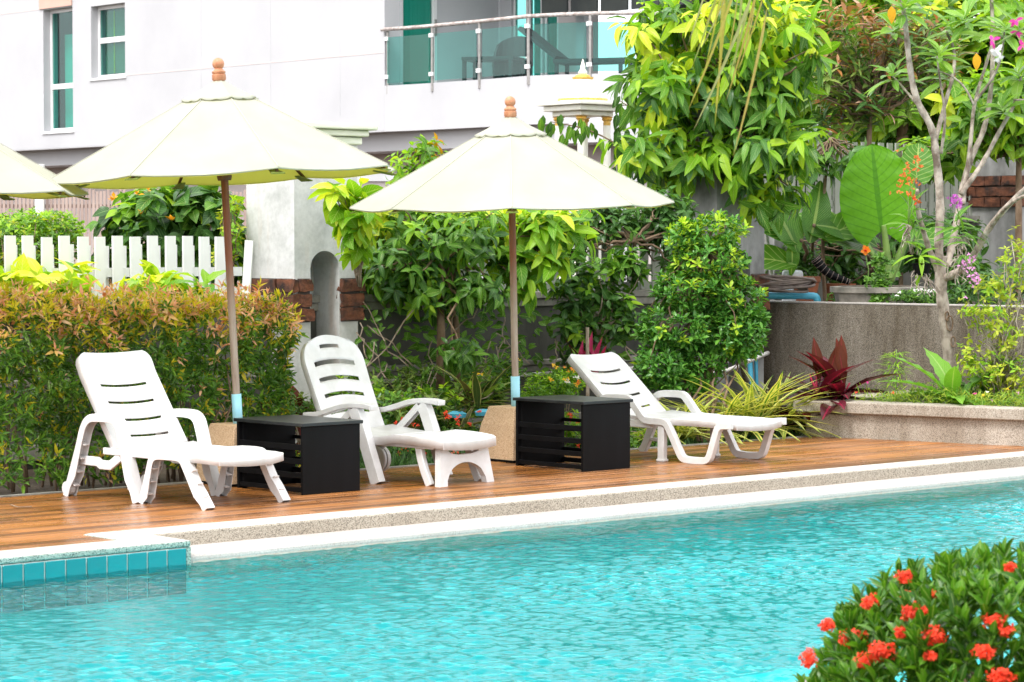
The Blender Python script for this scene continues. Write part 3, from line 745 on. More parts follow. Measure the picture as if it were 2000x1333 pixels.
fence('white picket fence coloured dark for deep shade on the upper terrace behind the giant round leaf', (q0.x, q0.y, 0), (q1.x, q1.y, 0), 1.93, 2.70, 2.62, MD['fencegreen'], sp=.135, wp=.075, rails=(.12, .6))

# ================================================================== BUILDING FAR BEHIND
B0 = Vector((-2.28, 46, 0)); bld = thing('apartment_building', B0, 'large white rendered apartment building with a curved glass balcony', 'building', rz=R(-48))
e_, i_ = Vector((.6691, -.7431, 0)), Vector((.7431, .6691, 0))
def BK(px):
    q = (px - 1000) / F; return (46 * q + 2.28) / (.6691 + .7431 * q)
def BZ(px, py): return PD(px, py, 46 - .7431 * BK(px)).z
def BL(p): r_ = p - B0; return Vector((r_.dot(e_), r_.dot(i_), p.z))
w1 = (BK(88), BK(145), BZ(120, 256), BZ(120, 16)); w2 = (BK(181), BK(247), BZ(215, 151), BZ(215, 9))
zs0, zt0 = 3.66, 15.
# facade in blocks round its window openings
kk = sorted([BK(-260), w1[0], w1[1], w2[0], w2[1], -.002])
b = bmesh.new()
def blk(k0, k1, z0, z1, y0=0, y1=.35): box(b, k0, k1, y0, y1, z0, z1)
cols = list(zip(kk[:-1], kk[1:]))
for k0, k1 in cols:
    hole = None
    for h in (w1, w2):
        if abs(h[0] - k0) < 1e-6: hole = h
    if hole: blk(k0, k1, zs0, hole[2]); blk(k0, k1, hole[3], zt0)
    else: blk(k0, k1, zs0, zt0)
bmesh.ops.remove_doubles(b, verts=b.verts[:], dist=1e-5)
obj('facade', b, MD['wallwhite'], bld)
zj = BZ(400, 134)
for z_ in (zj, zj + 1.25, zj - 1.6):
    pass
obj('panel_joint', nbox(w2[1] + .05, -.01, -.004, .0, zj - .012, zj + .012), MD['wallshade'], bld)
obj('panel_joint', nbox(BK(-260), w1[0] - .1, -.004, .0, BZ(40, 24) - .012, BZ(40, 24) + .012), MD['wallshade'], bld)
for px in (395, 530, 665):
    obj('panel_joint', nbox(BK(px) - .006, BK(px) + .006, -.003, .0, zs0 + .3, zt0), MD['wallwhite'], bld)
obj('window_surround', nbox(w1[0] - .12, w1[1] - .005, -.03, -.004, w1[3] + .02, w1[3] + 2.2), MD['pinkpanel'], bld)
def window(w_, split, inner, name='window'):
    k0, k1, z0, z1 = w_
    fr = obj(name, None or nbox(k0 + .002, k1 - .002, .17, .23, z0 + .002, z0 + .07), MD['frame'], bld)
    for a in ((k0 + .002, k1 - .002, .17, .23, z1 - .07, z1 - .002), (k0 + .002, k0 + .07, .17, .23, z0 + .072, z1 - .072), (k1 - .07, k1 - .002, .17, .23, z0 + .072, z1 - .072),
              (k0 + .072, k1 - .072, .165, .235, split - .06, split + .05)):
        obj('frame', nbox(*a), MD['frame'], fr)
    obj('pane', nbox(k0 + .07, k1 - .07, .195, .203, z0 + .07, split - .06), MD['winglass'], fr)
    obj('pane', nbox(k0 + .07, k1 - .07, .195, .203, split + .05, z1 - .07), MD['winglass'], fr)
    obj('sill', nbox(k0 - .05, k1 + .05, -.03, .165, z0 - .05, z0 - .002), MD['frame'], fr)
    return fr
f1 = window(w1, BZ(120, 167), None)
obj('teal_backing', nbox(w1[0] + .05, w1[1] + .3, .5, .52, w1[2], w1[3] - .5), MD['teal_backing'], f1)  # teal sheet added behind the glass to brighten the window
f2 = window(w2, BZ(215, 76), None)
bb = bmesh.new()
for k in range(44):
    z = w2[2] + .1 + k * (w2[3] - w2[2] - .2) / 44; box(bb, w2[0] + .14, w2[1] - .05, .27, .30, z, z + .035)
obj('blind', bb, MD['blind'], f2)
for k in (.36, .74): obj('blind_tape', nbox(w2[0] + (w2[1] - w2[0]) * k, w2[0] + (w2[1] - w2[0]) * k + .04, .255, .262, w2[2] + .1, w2[3] - .1), PM['yellow'], f2)
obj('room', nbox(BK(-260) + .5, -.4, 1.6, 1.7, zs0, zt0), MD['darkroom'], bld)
# lower storey set back under the overhang
obj('overhang', nbox(BK(-260), -.002, .0, 2.4, zs0 - .02, zs0 - .003), MD['wallwhite'], bld)
obj('overhang_step', nbox(BK(-260), 12, .35, 1.2, zs0 - .35, zs0 - .022), MD['wallwhite'], bld)
obj('lower_wall', nbox(BK(-260), 14, 1.3, 1.6, -.05, zs0 - .022), MD['wallshade'], bld)
# balcony
zf = 4.46
out = [(752, 46.), (800, 45.6), (845, 45.2), (890, 44.75), (937, 44.3), (985, 43.8), (1032, 43.3), (1090, 43.0), (1152, 42.8), (1200, 42.72), (1245, 42.7), (1330, 42.9), (1420, 43.3), (1520, 44.)]
outp = [BL(Vector(((px - 1000) / F * Y, Y, 0))) for px, Y in out]
ins = [Vector((outp[-1].x, 6, 0)), Vector((0.0, 6, 0))]
outp[0] = Vector((0.0, 0.0, 0))
o = obj('balcony_slab', prism(bmesh.new(), outp + ins, zs0 - .02, zf), MD['wallwhite'], bld)
obj('upper_balcony', prism(bmesh.new(), outp + ins, 7.2, 8.0), MD['wallwhite'], bld)
obj('end_wall', nbox(0.0, 0.012, .352, .42, zf, 7.2), MD['wallwhite'], bld)
obj('side_wall', nbox(-.3, 0, 1.22, 2.74, zf, 7.2), MD['wallwhite'], bld)
sd_ = obj('side_door', nbox(-.12, -.08, .43, 1.14, zf, 6.9), MD['teal_backing'], bld)
obj('pane', nbox(-.05, -.045, .43, 1.14, zf + .05, 6.9), MD['balglass'], sd_)
obj('frame', nbox(-.06, .01, 1.14, 1.22, zf, 7.0), MD['frame'], sd_)
obj('handle', nbox(.01, .05, 1.16, 1.19, zf + .95, zf + 1.25), MD['steel'], sd_)
obj('back_wall', nbox(0.002, .34, 2.74, 2.9, zf, 7.2), MD['wallwhite'], bld)
obj('back_wall', nbox(1.62, 2.5, 2.74, 2.9, zf, 7.2), MD['wallshade'], bld)
dd = obj('sliding_door', nbox(.36, 1.6, 3.3, 3.35, zf, 7.2), MD['teal_backing'], bld)
for k in (.36, .70, .78, 1.10, 1.22, 1.54):
    obj('frame', nbox(k, k + .05, 2.78, 2.84, zf, 7.0), MD['frame'], dd)
for k0, k1 in ((.41, .70), (.83, 1.10), (1.27, 1.54)): obj('pane', nbox(k0, k1, 2.80, 2.81, zf, 7.0), MD['winglass'], dd)
obj('dark_opening', nbox(2.5, 8, 4.2, 4.3, zf, 7.2), MD['darkroom'], bld)  # dark sheet paints the shaded depth of the opening
for k in range(5): obj('dark_hanging_panel', nbox(2.3 + k * .75, 2.95 + k * .75, 1.7, 1.74, 5.62, 7.15), MD['darkroom'], bld)  # dark panels for the dark area below the balcony ceiling
obj('column', nbox(2.55, 2.75, 2.3, 2.5, zf, 7.2), MD['wallwhite'], bld)
# railing
ral = obj('balcony_railing', tube(bmesh.new(), [Vector((p.x, p.y, zf + 1.0)) + (Vector((-.02, -.06, 0)) if k == 0 else Vector((0, 0, 0))) for k, p in enumerate(outp)], .035, 8), MD['handrail'], bld, smooth=True)
for k in range(0, len(outp), 2):
    p = outp[k]; q = outp[min(k + 1, len(outp) - 1)] if k < len(outp) - 1 else outp[k - 1]
    if k == 0: p = Vector((.05, .03, 0))
    po = obj('post', tube(bmesh.new(), [(p.x, p.y, zf - .15), (p.x, p.y, zf + .97)], .028, 8), MD['steel'], ral)
    for z in (zf + .12, zf + .8): obj('clamp', nbox(p.x - .05, p.x + .05, p.y - .045, p.y - .005, z, z + .07), MD['frame'], ral)
for k in range(0, len(outp) - 2, 2):
    a, c, d = outp[k], outp[k + 1], outp[k + 2]; b = bmesh.new()
    pts = [a.lerp(c, .12), c, d.lerp(c, .12)]
    lo = [b.verts.new((p.x, p.y, zf + .04)) for p in pts]; hi = [b.verts.new((p.x, p.y, zf + .86)) for p in pts]
    for j in (0, 1): b.faces.new((lo[j], lo[j + 1], hi[j + 1], hi[j]))
    o = obj('glass_panel', b, MD['balglass'], ral); sm_ = o.modifiers.new('thick', 'SOLIDIFY'); sm_.thickness = .012
# balcony furniture
def bal(px, py, Y, lab, cat, name): 
    p = PD(px, py, Y); p.z = zf + .002; return thing(name, p, lab, cat, rz=R(-20))
ch = bal(1000, 150, 45.3, 'dark wicker armchair with a folded white towel on the glass balcony', 'chair', 'wicker_chair')
b = bmesh.new(); lathe(b, [(.30, 0), (.34, .1), (.35, .38), (.30, .40)], 16); obj('seat', b, MD['darkfurn'], ch)
b = bmesh.new()
arc = [math.pi * k / 10 for k in range(11)]
lo = [b.verts.new((.38 * math.cos(a), .36 * math.sin(a), .3)) for a in arc]; hi = [b.verts.new((.36 * math.cos(a), .38 * math.sin(a) + .05, .55 + .30 * math.sin(a) ** .6)) for a in arc]
for k in range(10): b.faces.new((lo[k], lo[k + 1], hi[k + 1], hi[k]))
o = obj('backrest', b, MD['darkfurn'], ch); o.modifiers.new('t', 'SOLIDIFY').thickness = .05
tw_ = tag(obj('towel', nbox(-.28, .28, -.2, .12, 0, .05), MD['towel']), 'folded white towel lying on the wicker armchair', 'towel'); bevel(tw_, .02); tw_.location = ch.location + Vector((0, 0, .402))
tb = bal(955, 150, 44.9, 'low dark table beside the wicker armchair on the balcony', 'table', 'side_table')
obj('top', nbox(-.4, .55, -.3, .3, .36, .42), MD['darkfurn'], tb)
for x in (-.36, .5):
    for y in (-.26, .26): obj('leg', nbox(x - .03, x + .03, y - .03, y + .03, 0, .36), MD['darkfurn'], tb)
lg = bal(1135, 150, 44.2, 'dark sun lounger with raised back behind the balcony glass', 'sun lounger', 'balcony_lounger')
obj('seat', nbox(-.4, .9, -.33, .33, .26, .33), MD['darkfurn'], lg)
b = bmesh.new(); box(b, 0, .85, -.33, .33, 0, .07, Matrix.Translation((-.38, 0, .33)) @ Matrix.Rotation(R(-142), 4, 'Y') @ Matrix.Translation((0, 0, -.07)))
obj('backrest', b, MD['darkfurn'], lg)
for x in (-.35, .8):
    for y in (-.28, .28): obj('leg', nbox(x - .03, x + .03, y - .03, y + .03, 0, .26), MD['darkfurn'], lg)

# slatted screen in front of the lower storey, white garden wall
sc_ = thing('slat_screen', PD(-40, 470, 41), 'weathered bamboo slat screen behind the garden at the left', 'screen')
b = bmesh.new(); rr5 = random.Random(8)
x = -60.
while x < 480:
    if not 66 < x < 88:
        p = PD(x, 480, 41); h = 2.48 + rr5.uniform(-.03, .03); box(b, p.x - .021, p.x + .021, p.y, p.y + .02, 0, h)
    x += 7.6 + rr5.uniform(-.6, .6)
obj('slats', b, MD['slatbrown'], sc_, world=True, kind='stuff')
p = PD(77, 480, 40.9); obj('post', nbox(p.x - .07, p.x + .07, p.y, p.y + .14, 0, 2.9), MD['fence'], sc_, world=True)
for z in (.7, 2.2):
    a, c = PD(-60, 480, 41), PD(480, 480, 41); obj('rail', nbox(a.x, c.x, 41.025, 41.06, z, z + .06), MD['slatbrown'], sc_, world=True)
lw = thing('low_white_wall', PD(620, 480, 38), 'white garden wall far behind the niche pillar', 'wall')
a, c = PD(540, 480, 38), PD(1330, 480, 38)
obj('wall_face', nbox(a.x, c.x, 38, 38.2, 0, 2.55), MD['wallshade'], lw, world=True)
obj('ledge', nbox(a.x - .05, c.x, 37.95, 38.25, 2.552, 2.66), MD['wallwhite'], lw, world=True)
for k in range(9):
    p = PD(600 + k * 88, 480, 37.9); obj('buttress', nbox(p.x - .12, p.x + .12, 37.85, 37.998, 0, 2.55), MD['wallwhite'], lw, world=True)

# ---- small shrine with dome
sh = thing('spirit_house', PD(1138, 480, 33) - Vector((0, 0, EYE)), 'small white and gold shrine with domed roof standing behind the right umbrella', 'shrine', rz=R(40))
def zz(py): return PD(1138, py, 33).z
zr0, zr1 = zz(216), zz(198)
for k, (e, z0, z1) in enumerate(((.28, zz(228), zz(219)), (.36, zz(219) + .002, zz(208)), (.42, zz(208) + .002, zz(201)))):
    o = obj('roof_slab', nbox(-e, e, -e, e, z0, z1), MD['shrine'], sh); bevel(o, .01)
zr = zz(201)
sc2 = .9
dome = obj('dome', lathe(bmesh.new(), [(.315, zr), (.315, zr + .05), (.30, zr + .055), (.31, zr + .10), (.30, zr + .12)] + [(.29 * math.cos(a), zr + .12 + .19 * math.sin(a)) for a in [.15 * k for k in range(9)]] + [(.12, zr + .31), (.02, zr + .32)], 28), MD['shrine'], sh, smooth=True, angle=40)
o = obj('gold_ring', lathe(bmesh.new(), [(.13, zr + .30), (.14, zr + .325), (.10, zr + .33), (.095, zr + .35), (.06, zr + .36)], 20), MD['gold'], dome)
o = obj('gold_ring', lathe(bmesh.new(), [(.318, zr + .02), (.322, zr + .03), (.322, zr + .045), (.316, zr + .05)], 28), MD['gold'], dome)
obj('spire', lathe(bmesh.new(), [(.055, zr + .355), (.06, zr + .39), (.03, zr + .44), (.035, zr + .46), (.0275, zr + .48), (.003, zr + .56)], 14), MD['shrine'], dome, smooth=True)
for x in (-.22, .22):
    for y in (-.22, .22):
        c_ = obj('column', lathe(bmesh.new(), [(.05, 1.9), (.05, zz(246))], 12), MD['shrine'], sh, smooth=True, angle=40); c_.location = (x, y, 0)
        k_ = obj('capital', lathe(bmesh.new(), [(.045, zz(246) + .002), (.05, zz(242)), (.048, zz(238)), (.075, zz(234)), (.06, zz(232)), (.085, zz(229))], 12), MD['gold'], c_)
obj('altar', nbox(-.3, .3, -.3, .3, 1.0, 1.9), MD['shrine'], sh)
obj('figure', lathe(bmesh.new(), [(.10, 1.902), (.13, 1.96), (.12, 2.05), (.07, 2.15), (.06, 2.22), (.07, 2.3), (.05, 2.38), (.01, 2.45)], 14), MD['gold'], sh, smooth=True)
for k, (px, py) in enumerate(((1150, 300), (1195, 302), (1210, 318))):
    pass
pp = thing('red_gate_post', PD(1162, 480, 36) - Vector((0, 0, EYE)), 'short red timber post seen behind the shrine', 'post')
obj('post_face', nbox(-.07, .07, 0, .1, 0, 1.75), pmat('red_paint', (.4, .10, .06), (.3, .06, .04), 5, .7), pp)

# ================================================================== UMBRELLAS
MD['seam'] = pmat('canvas_seam', (.46, .46, .38), None, rough=.9)
def umbrella(base, top_px, rimR, zrim, zpeak, tilt_side, tilt_fwd, a0, label, polebase=True):
    th = thing('garden_umbrella', base, label, 'umbrella', 'cream umbrellas along the deck', rot=(R(tilt_fwd), R(tilt_side), 0))
    tube_ = tube(bmesh.new(), [(0, 0, .28), (0, 0, zpeak - .02)], .026, 14)
    obj('pole', tube_, MD['pole'], th, smooth=True, angle=50)
    n = 8; NR, NA = 9, 6; hv = zpeak - zrim
    def surf(rf, an_i, fa, R0, z0, z1, off=0, sag=.035, hem=0):
        a0_, a1_ = a0 + 2 * math.pi * an_i / n, a0 + 2 * math.pi * (an_i + 1) / n
        p0 = Vector((math.cos(a0_), math.sin(a0_), 0)) * R0 * rf; p1 = Vector((math.cos(a1_), math.sin(a1_), 0)) * R0 * rf
        p = p0.lerp(p1, fa); prof = rf ** 1.06
        z = z0 + (z1 - z0) * prof - sag * math.sin(math.pi * fa) * rf * (1.1 - .4 * rf) - .012 * math.sin(math.pi * rf)
        s_ = 1 + hem * math.sin(math.pi * fa)
        nz_ = mnoise.noise(Vector((p.x * 3.1, p.y * 3.1, a0 * 7))) * .004 * rf
        return Vector((p.x * s_, p.y * s_, z + off + nz_))
    def canopy(R0, z0, z1, off, r_in=.05, sag=.036, hem=-.012, rip=0):
        b = bmesh.new()
        for k in range(n):
            g_ = [[b.verts.new(surf(r_in / R0 + (1 - r_in / R0) * i / NR, k, j / NA, R0, z0, z1, off - (rip * abs(math.sin(math.pi * 2 * j / NA)) if i == NR else 0), sag, hem)) for j in range(NA + 1)] for i in range(NR + 1)]
            for i in range(NR):
                for j in range(NA): b.faces.new((g_[i][j], g_[i + 1][j], g_[i + 1][j + 1], g_[i][j + 1]))
        bmesh.ops.remove_doubles(b, verts=b.verts[:], dist=1e-4); return b
    c = obj('canopy', canopy(rimR, zpeak, zrim, 0), MD['canvas'], th, smooth=True, angle=25)
    obj('lining', canopy(rimR * .997, zpeak, zrim, -.012), MD['lining'], c, smooth=True, angle=25)
    vt = obj('vent_flap', canopy(.27, zpeak + .035, zpeak - hv * .235 + .032, 0, .04, .012, 0, .010), MD['canvas'], c, smooth=True, angle=25)
    m_ = vt.modifiers.new('t', 'SOLIDIFY'); m_.thickness = .006
    hm = bmesh.new()
    for k in range(n):
        pts = [surf(1, k, j / NA, rimR, zpeak, zrim, -.006, .03, -.02) for j in range(NA + 1)]
        tube(hm, pts, .006, 5)
    obj('hem', hm, MD['canvas'], c)
    for k in range(n):
        pts = [surf(.08 + .92 * q / 8, k, 0, rimR, zpeak, zrim, .004, .03, -.02) for q in range(9)]
        obj('seam', tube(bmesh.new(), pts, .003, 4), MD['seam'], c)
    for k in range(n):
        a = a0 + 2 * math.pi * k / n; d = Vector((math.cos(a), math.sin(a), 0))
        p0 = d * .04 + Vector((0, 0, zpeak - .05)); p1 = d * (rimR - .02) + Vector((0, 0, zrim - .022))
        obj('rib', tube(bmesh.new(), [p0, p1], .011, 4), MD['bracket'], th)
        pm = p0.lerp(p1, .5); obj('strut', tube(bmesh.new(), [Vector((0, 0, zpeak - .62)) + d * .03, pm], .009, 4), MD['bracket'], th)
        y = Vector((-d.y, d.x, 0)); b = bmesh.new()
        q = [p1 + y * .045 + d * .02 + Vector((0, 0, .006)), p1 - y * .045 + d * .02 + Vector((0, 0, .006)), p1 - y * .02 - d * .13 + Vector((0, 0, .04)), p1 + y * .02 - d * .13 + Vector((0, 0, .04))]
        b.faces.new([b.verts.new(v_ - Vector((0, 0, .022))) for v_ in q]); o = obj('pocket', b, MD['bromelfab'], th); o.modifiers.new('t', 'SOLIDIFY').thickness = .008
    obj('hub', lathe(bmesh.new(), [(.045, zpeak - .66), (.05, zpeak - .64), (.05, zpeak - .58), (.035, zpeak - .56)], 14), MD['bracket'], th)
    z = zpeak + .005
    fz = [(.036, z), (.047, z + .012), (.047, z + .045), (.040, z + .05), (.046, z + .056), (.046, z + .066), (.034, z + .075), (.026, z + .088)]
    fz += [(.041 * math.sin(a), z + .118 - .041 * math.cos(a)) for a in [.7 + .27 * k for k in range(9)]] + [(.004, z + .1595)]
    obj('finial', lathe(bmesh.new(), fz, 20), MD['finial'], th, smooth=True, angle=45)
    return th
MD['bromelfab'] = pmat('olive_fabric_pocket', (.16, .20, .03), None, rough=.9)
def ubase(P, label):
    th = thing('umbrella_base', P, label, 'umbrella base', 'granite umbrella bases on the deck edge', rz=0)
    b = bmesh.new()
    pr = [(.235, 0), (.235, .012), (.19, .27), (.15, .40)]
    rings = [[b.verts.new((sx * r_, sy * r_, z)) for sx, sy in [(math.cos(R(40 + 45 + 90 * q)) * 1.414, math.sin(R(40 + 45 + 90 * q)) * 1.414) for q in range(4)]] for r_, z in pr]
    for i in range(3):
        for j in range(4): b.faces.new((rings[i][j], rings[i][(j + 1) % 4], rings[i + 1][(j + 1) % 4], rings[i + 1][j]))
    b.faces.new(rings[-1]); b.faces.new(rings[0][::-1]); o = obj('stone_block', b, MD['base'], th); bevel(o, .008)
    obj('foot_plate', nbox(-.24, .24, -.24, .24, -.002, .018, Matrix.Rotation(R(40), 4, 'Z')), MD['black'], th)
    return th
UB = [(Vector((-1.83, 17.25, 0)), 'left'), (Vector((.035, 19.12, 0)), 'right')]
for (P, nm), lab in zip(UB, ('granite umbrella base half hidden by the left black table', 'granite umbrella base half hidden by the right black table')):
    t_ = ubase(P, lab)
    ly = (-2.9, -1.06)[nm == 'right']
    s_ = obj('sleeve', tube(bmesh.new(), [(0, 0, .38), (0, 0, .60 if nm == 'left' else .625)], .034, 14, cap=False), MD['sleeve'], t_, smooth=True)
    s_.modifiers.new('t', 'SOLIDIFY').thickness = .004
    s_.rotation_euler = (0 if nm == 'left' else R(1.6), R(ly), 0)
umbrella(UB[0][0], 0, 1.215, 2.075, 2.70, -2.9, 0, math.pi / 8, 'large cream umbrella over the left lounger, yellow-green underside showing')
umbrella(UB[1][0], 0, 1.205, 1.905, 2.545, -1.06, 1.6, 0, 'cream umbrella with wooden finial between the middle and right loungers')
umbrella(Vector((-3.93, 16.6, 0)), 0, 1.2, 1.95, 2.6, 0, 0, math.pi / 8, 'cream umbrella cut off by the left edge of the photo')
t_ = ubase(Vector((-3.93, 16.6, 0)), 'granite umbrella base outside the left edge of the photo')

# ================================================================== BLACK TABLES
def table(P, rz, H, label):
    th = thing('black_table', P, label, 'table', 'black slatted tables', rz=rz)
    LX, LY = .475, .70            # short end along +x, long side along +y from the near corner
    m = MD['black']
    o = obj('end_panel', nbox(0, LX, 0, .022, 0, H - .024), m, th); bevel(o, .002)
    o = obj('end_panel', nbox(0, LX, LY - .022, LY, 0, H - .024), m, th); bevel(o, .002)
    o = obj('table_top', nbox(-.016, LX + .016, -.016, LY + .016, H - .022, H), MD['black_top'], th); bevel(o, .003)
    for z0, z1 in ((.015, .045), (.105, .14), (.195, .23), (.285, .322)):
        o = obj('slat', nbox(0.004, .022, .0235, LY - .0235, z0, z1), m, th); bevel(o, .002)
    for z0, z1 in ((.005, .04), (.08, .115), (.155, .185), (.235, .262), (.305, .33)):
        o = obj('slat', nbox(LX - .022, LX - .004, .0235, LY - .0235, z0, z1), m, th); bevel(o, .002)
    obj('corner_post', nbox(.023, .045, .0235, .045, 0, H - .026), m, th); obj('corner_post', nbox(.023, .045, LY - .045, LY - .0235, 0, H - .026), m, th)
    return th
table(G(591.5, 968), R(43), .462, 'black slatted table between the left and middle loungers')
table(G(1139, 922), R(43), .497, 'black slatted table between the middle and right loungers')

# ================================================================== LOUNGERS
def bar(path, prof, y, sm=2):
    """sweep a closed profile [(n, y)] along a path in the x-z plane; n>0 is to the left of travel"""
    pts = smooth_path([(p[0], 0, p[1]) for p in path], sm) if sm else [Vector((p[0], 0, p[1])) for p in path]
    b = bmesh.new(); rings = []; N = len(pts)
    for k, p in enumerate(pts):
        a = (pts[k] - pts[k - 1]).normalized() if k else (pts[1] - pts[0]).normalized()
        c = (pts[k + 1] - pts[k]).normalized() if k < N - 1 else a
        d = (a + c).normalized(); nrm = Vector((-d.z, 0, d.x)); s_ = 1 / max(.5, d.dot(a))
        f = k / (N - 1); rings.append([b.verts.new(p + nrm * (q[0] * s_) + Vector((0, y + q[1], 0))) for q in prof])
    M_ = len(prof)
    for k in range(N - 1):
        for j in range(M_): b.faces.new((rings[k][j], rings[k][(j + 1) % M_], rings[k + 1][(j + 1) % M_], rings[k + 1][j]))
    b.faces.new(rings[0][::-1]); b.faces.new(rings[-1]); return b
def rect(hn, hy): return [(-hn, -hy), (hn, -hy), (hn, hy), (-hn, hy)]
def chan(hn, hy, t_=.006):       # channel, open towards -n
    return [(hn, -hy), (hn, hy), (-hn, hy), (-hn, hy - t_), (hn - t_, hy - t_), (hn - t_, -hy + t_), (-hn, -hy + t_), (-hn, -hy)]
def flare(o, zmax, k):           # widen bars towards the feet
    for v_ in o.data.vertices:
        if v_.co.z < zmax: pass
def backpanel(hx, hz, tx, tz, hw, rtop, slots, sag, name='backrest', flange=.035, elliptic=False, hwt=None, bow=.0, handle=None, thick=.006, headroll=0, parent=None, slw=.66):
    """moulded back from the hinge (hx,hz) to the top (tx,tz), slots at fractions of its height"""
    L = math.hypot(tx - hx, tz - hz); dx, dz = (tx - hx) / L, (tz - hz) / L; nx, nz = dz, -dx
    if nx < 0: nx, nz = -nx, -nz          # normal faces the sitter (towards the foot)
    ts = set([0, .015] + [k / 34 for k in range(35)])
    for (s0, s1) in slots: ts |= {s0, s1}
    for (s0, s1) in slots: ts = {q for q in ts if not (s0 < q < s1) and (q in (s0, s1) or min(abs(q - s0), abs(q - s1)) > .006)}
    if handle: ts = {q for q in ts if min(abs(q - handle[0]), abs(q - handle[1])) > .01} | {handle[0], handle[1]}
    ts = sorted(ts | {.985})
    ac = [-1, -1, -.97, -.88, -slw - .03, -slw] + [slw * k / 8 for k in range(-7, 8)] + [slw, slw + .03, .88, .97, 1, 1]
    hwt = hwt or hw
    def half(t_):
        h = hw + (hwt - hw) * t_; r_ = rtop / L
        if t_ > 1 - r_:
            q = (t_ - (1 - r_)) / r_
            if elliptic: h = h - rtop * .8 * (1 - math.sqrt(max(0, 1 - (q * .98) ** 2)))
            else: h = h - rtop * (1 - math.sqrt(max(0, 1 - (q * .98) ** 2)))
        return max(h, .02)
    b = bmesh.new(); grid = []
    for i, t_ in enumerate(ts):
        row = []
        for j, a in enumerate(ac):
            off = -flange if (j in (0, len(ac) - 1)) else 0
            cur = -.018 * (1 - a * a)                            # dished across
            sg = -sag * (1 - a * a) / L * min(1, t_ * 5) * (1 if elliptic else min(1, (1 - t_) * 6))
            t2 = t_ + sg; bw = bow * math.sin(math.pi * t_) + headroll * max(0, t_ - .78) * 1.0
            rbs = .0
            x = hx + dx * L * t2 + nx * (off + cur + bw); z = hz + dz * L * t2 + nz * (off + cur + bw)
            row.append(b.verts.new((x, a * half(t_), z)))
        grid.append(row)
    top = [b.verts.new(v_.co + Vector((-nx * flange + dx * .002, 0, -nz * flange + dz * .002))) for v_ in grid[-1]]; grid.append(top)
    def cut(i, j):
        if i >= len(ts) - 1: return False
        tm_ = (ts[i] + ts[i + 1]) / 2; am = (ac[j] + ac[j + 1]) / 2
        if handle and handle[0] <= tm_ <= handle[1] and abs(am) < .30: return True
        return abs(am) < slw and any(s0 < tm_ < s1 for s0, s1 in slots)
    for i in range(len(grid) - 1):
        for j in range(len(ac) - 1):
            if not cut(i, j):
                try: b.faces.new((grid[i][j], grid[i][j + 1], grid[i + 1][j + 1], grid[i + 1][j]))
                except ValueError: pass
    o = obj(name, b, MD['plastic'], parent, smooth=True, angle=50)
    m = o.modifiers.new('t', 'SOLIDIFY'); m.thickness = thick; m.offset = -1
    return o
def seatpanel(pts, parent, name='seat', skirt=.045, slots=(), thick=.006, round_=.0, slw=.6):
    """pts: [(x, halfwidth, z)] from the hinge to the foot end; skirt hangs down all round"""
    b = bmesh.new(); ac = [-1, -1, -.96, -slw] + [slw * k / 5 for k in range(-4, 5)] + [slw, .96, 1, 1]; grid = []
    for i, (x, hw, z) in enumerate(pts):
        row = []
        for j, a in enumerate(ac):
            dn = -skirt if j in (0, len(ac) - 1) else 0
            xe = x + (round_ * (1 - a * a) if i == len(pts) - 1 else 0)
            row.append(b.verts.new((xe, a * hw, z + dn - .012 * (1 - a * a))))
        grid.append(row)
    grid.append([b.verts.new(v_.co + (Vector((.004, 0, -skirt)) if 0 < j_ < len(ac) - 1 else Vector((.002, 0, -.001)))) for j_, v_ in enumerate(grid[-1])])
    for i in range(len(grid) - 1):
        for j in range(len(ac) - 1):
            am = (ac[j] + ac[j + 1]) / 2
            if i in slots and abs(am) < slw: continue
            try: b.faces.new((grid[i][j], grid[i][j + 1], grid[i + 1][j + 1], grid[i + 1][j]))
            except ValueError: pass
    o = obj(name, b, MD['plastic'], parent, smooth=True, angle=40)
    m = o.modifiers.new('t', 'SOLIDIFY'); m.thickness = thick; m.offset = -1
    return o
def P2(o): o.data.materials.clear(); o.data.materials.append(MD['plastic']); return o
def leg(parent, path, y, prof, name='leg', sm=2, mat='plastic', bev=.006):
    o = obj(name, bar(path, prof, y, sm), MD[mat], parent, smooth=True, angle=38); bevel(o, bev, 2, 40); return o
def ribs(parent, p0, p1, y, n, hn, hy):
    for k in range(n):
        f = (k + .6) / n; x = p0[0] + (p1[0] - p0[0]) * f; z = p0[1] + (p1[1] - p0[1]) * f
        d = Vector((p1[0] - p0[0], 0, p1[1] - p0[1])).normalized()
        M = Matrix.Translation((x, y, z)) @ d.to_track_quat('Z', 'Y').to_matrix().to_4x4()
        obj('rib', nbox(-hn, hn, -hy, hy, -.003, .003, M), MD['plastic_in'], parent)
def webbing(parent, p0, p1, y, hn, hy):
    d = Vector((p1[0] - p0[0], 0, p1[1] - p0[1])); L = d.length; d.normalize()
    M = Matrix.Translation((p0[0], y, p0[1])) @ d.to_track_quat('Z', 'Y').to_matrix().to_4x4()
    obj('channel_face', nbox(-hy, hy, -hn * .2, hn * .2, .01, L - .01, M), MD['plastic_in'], parent)

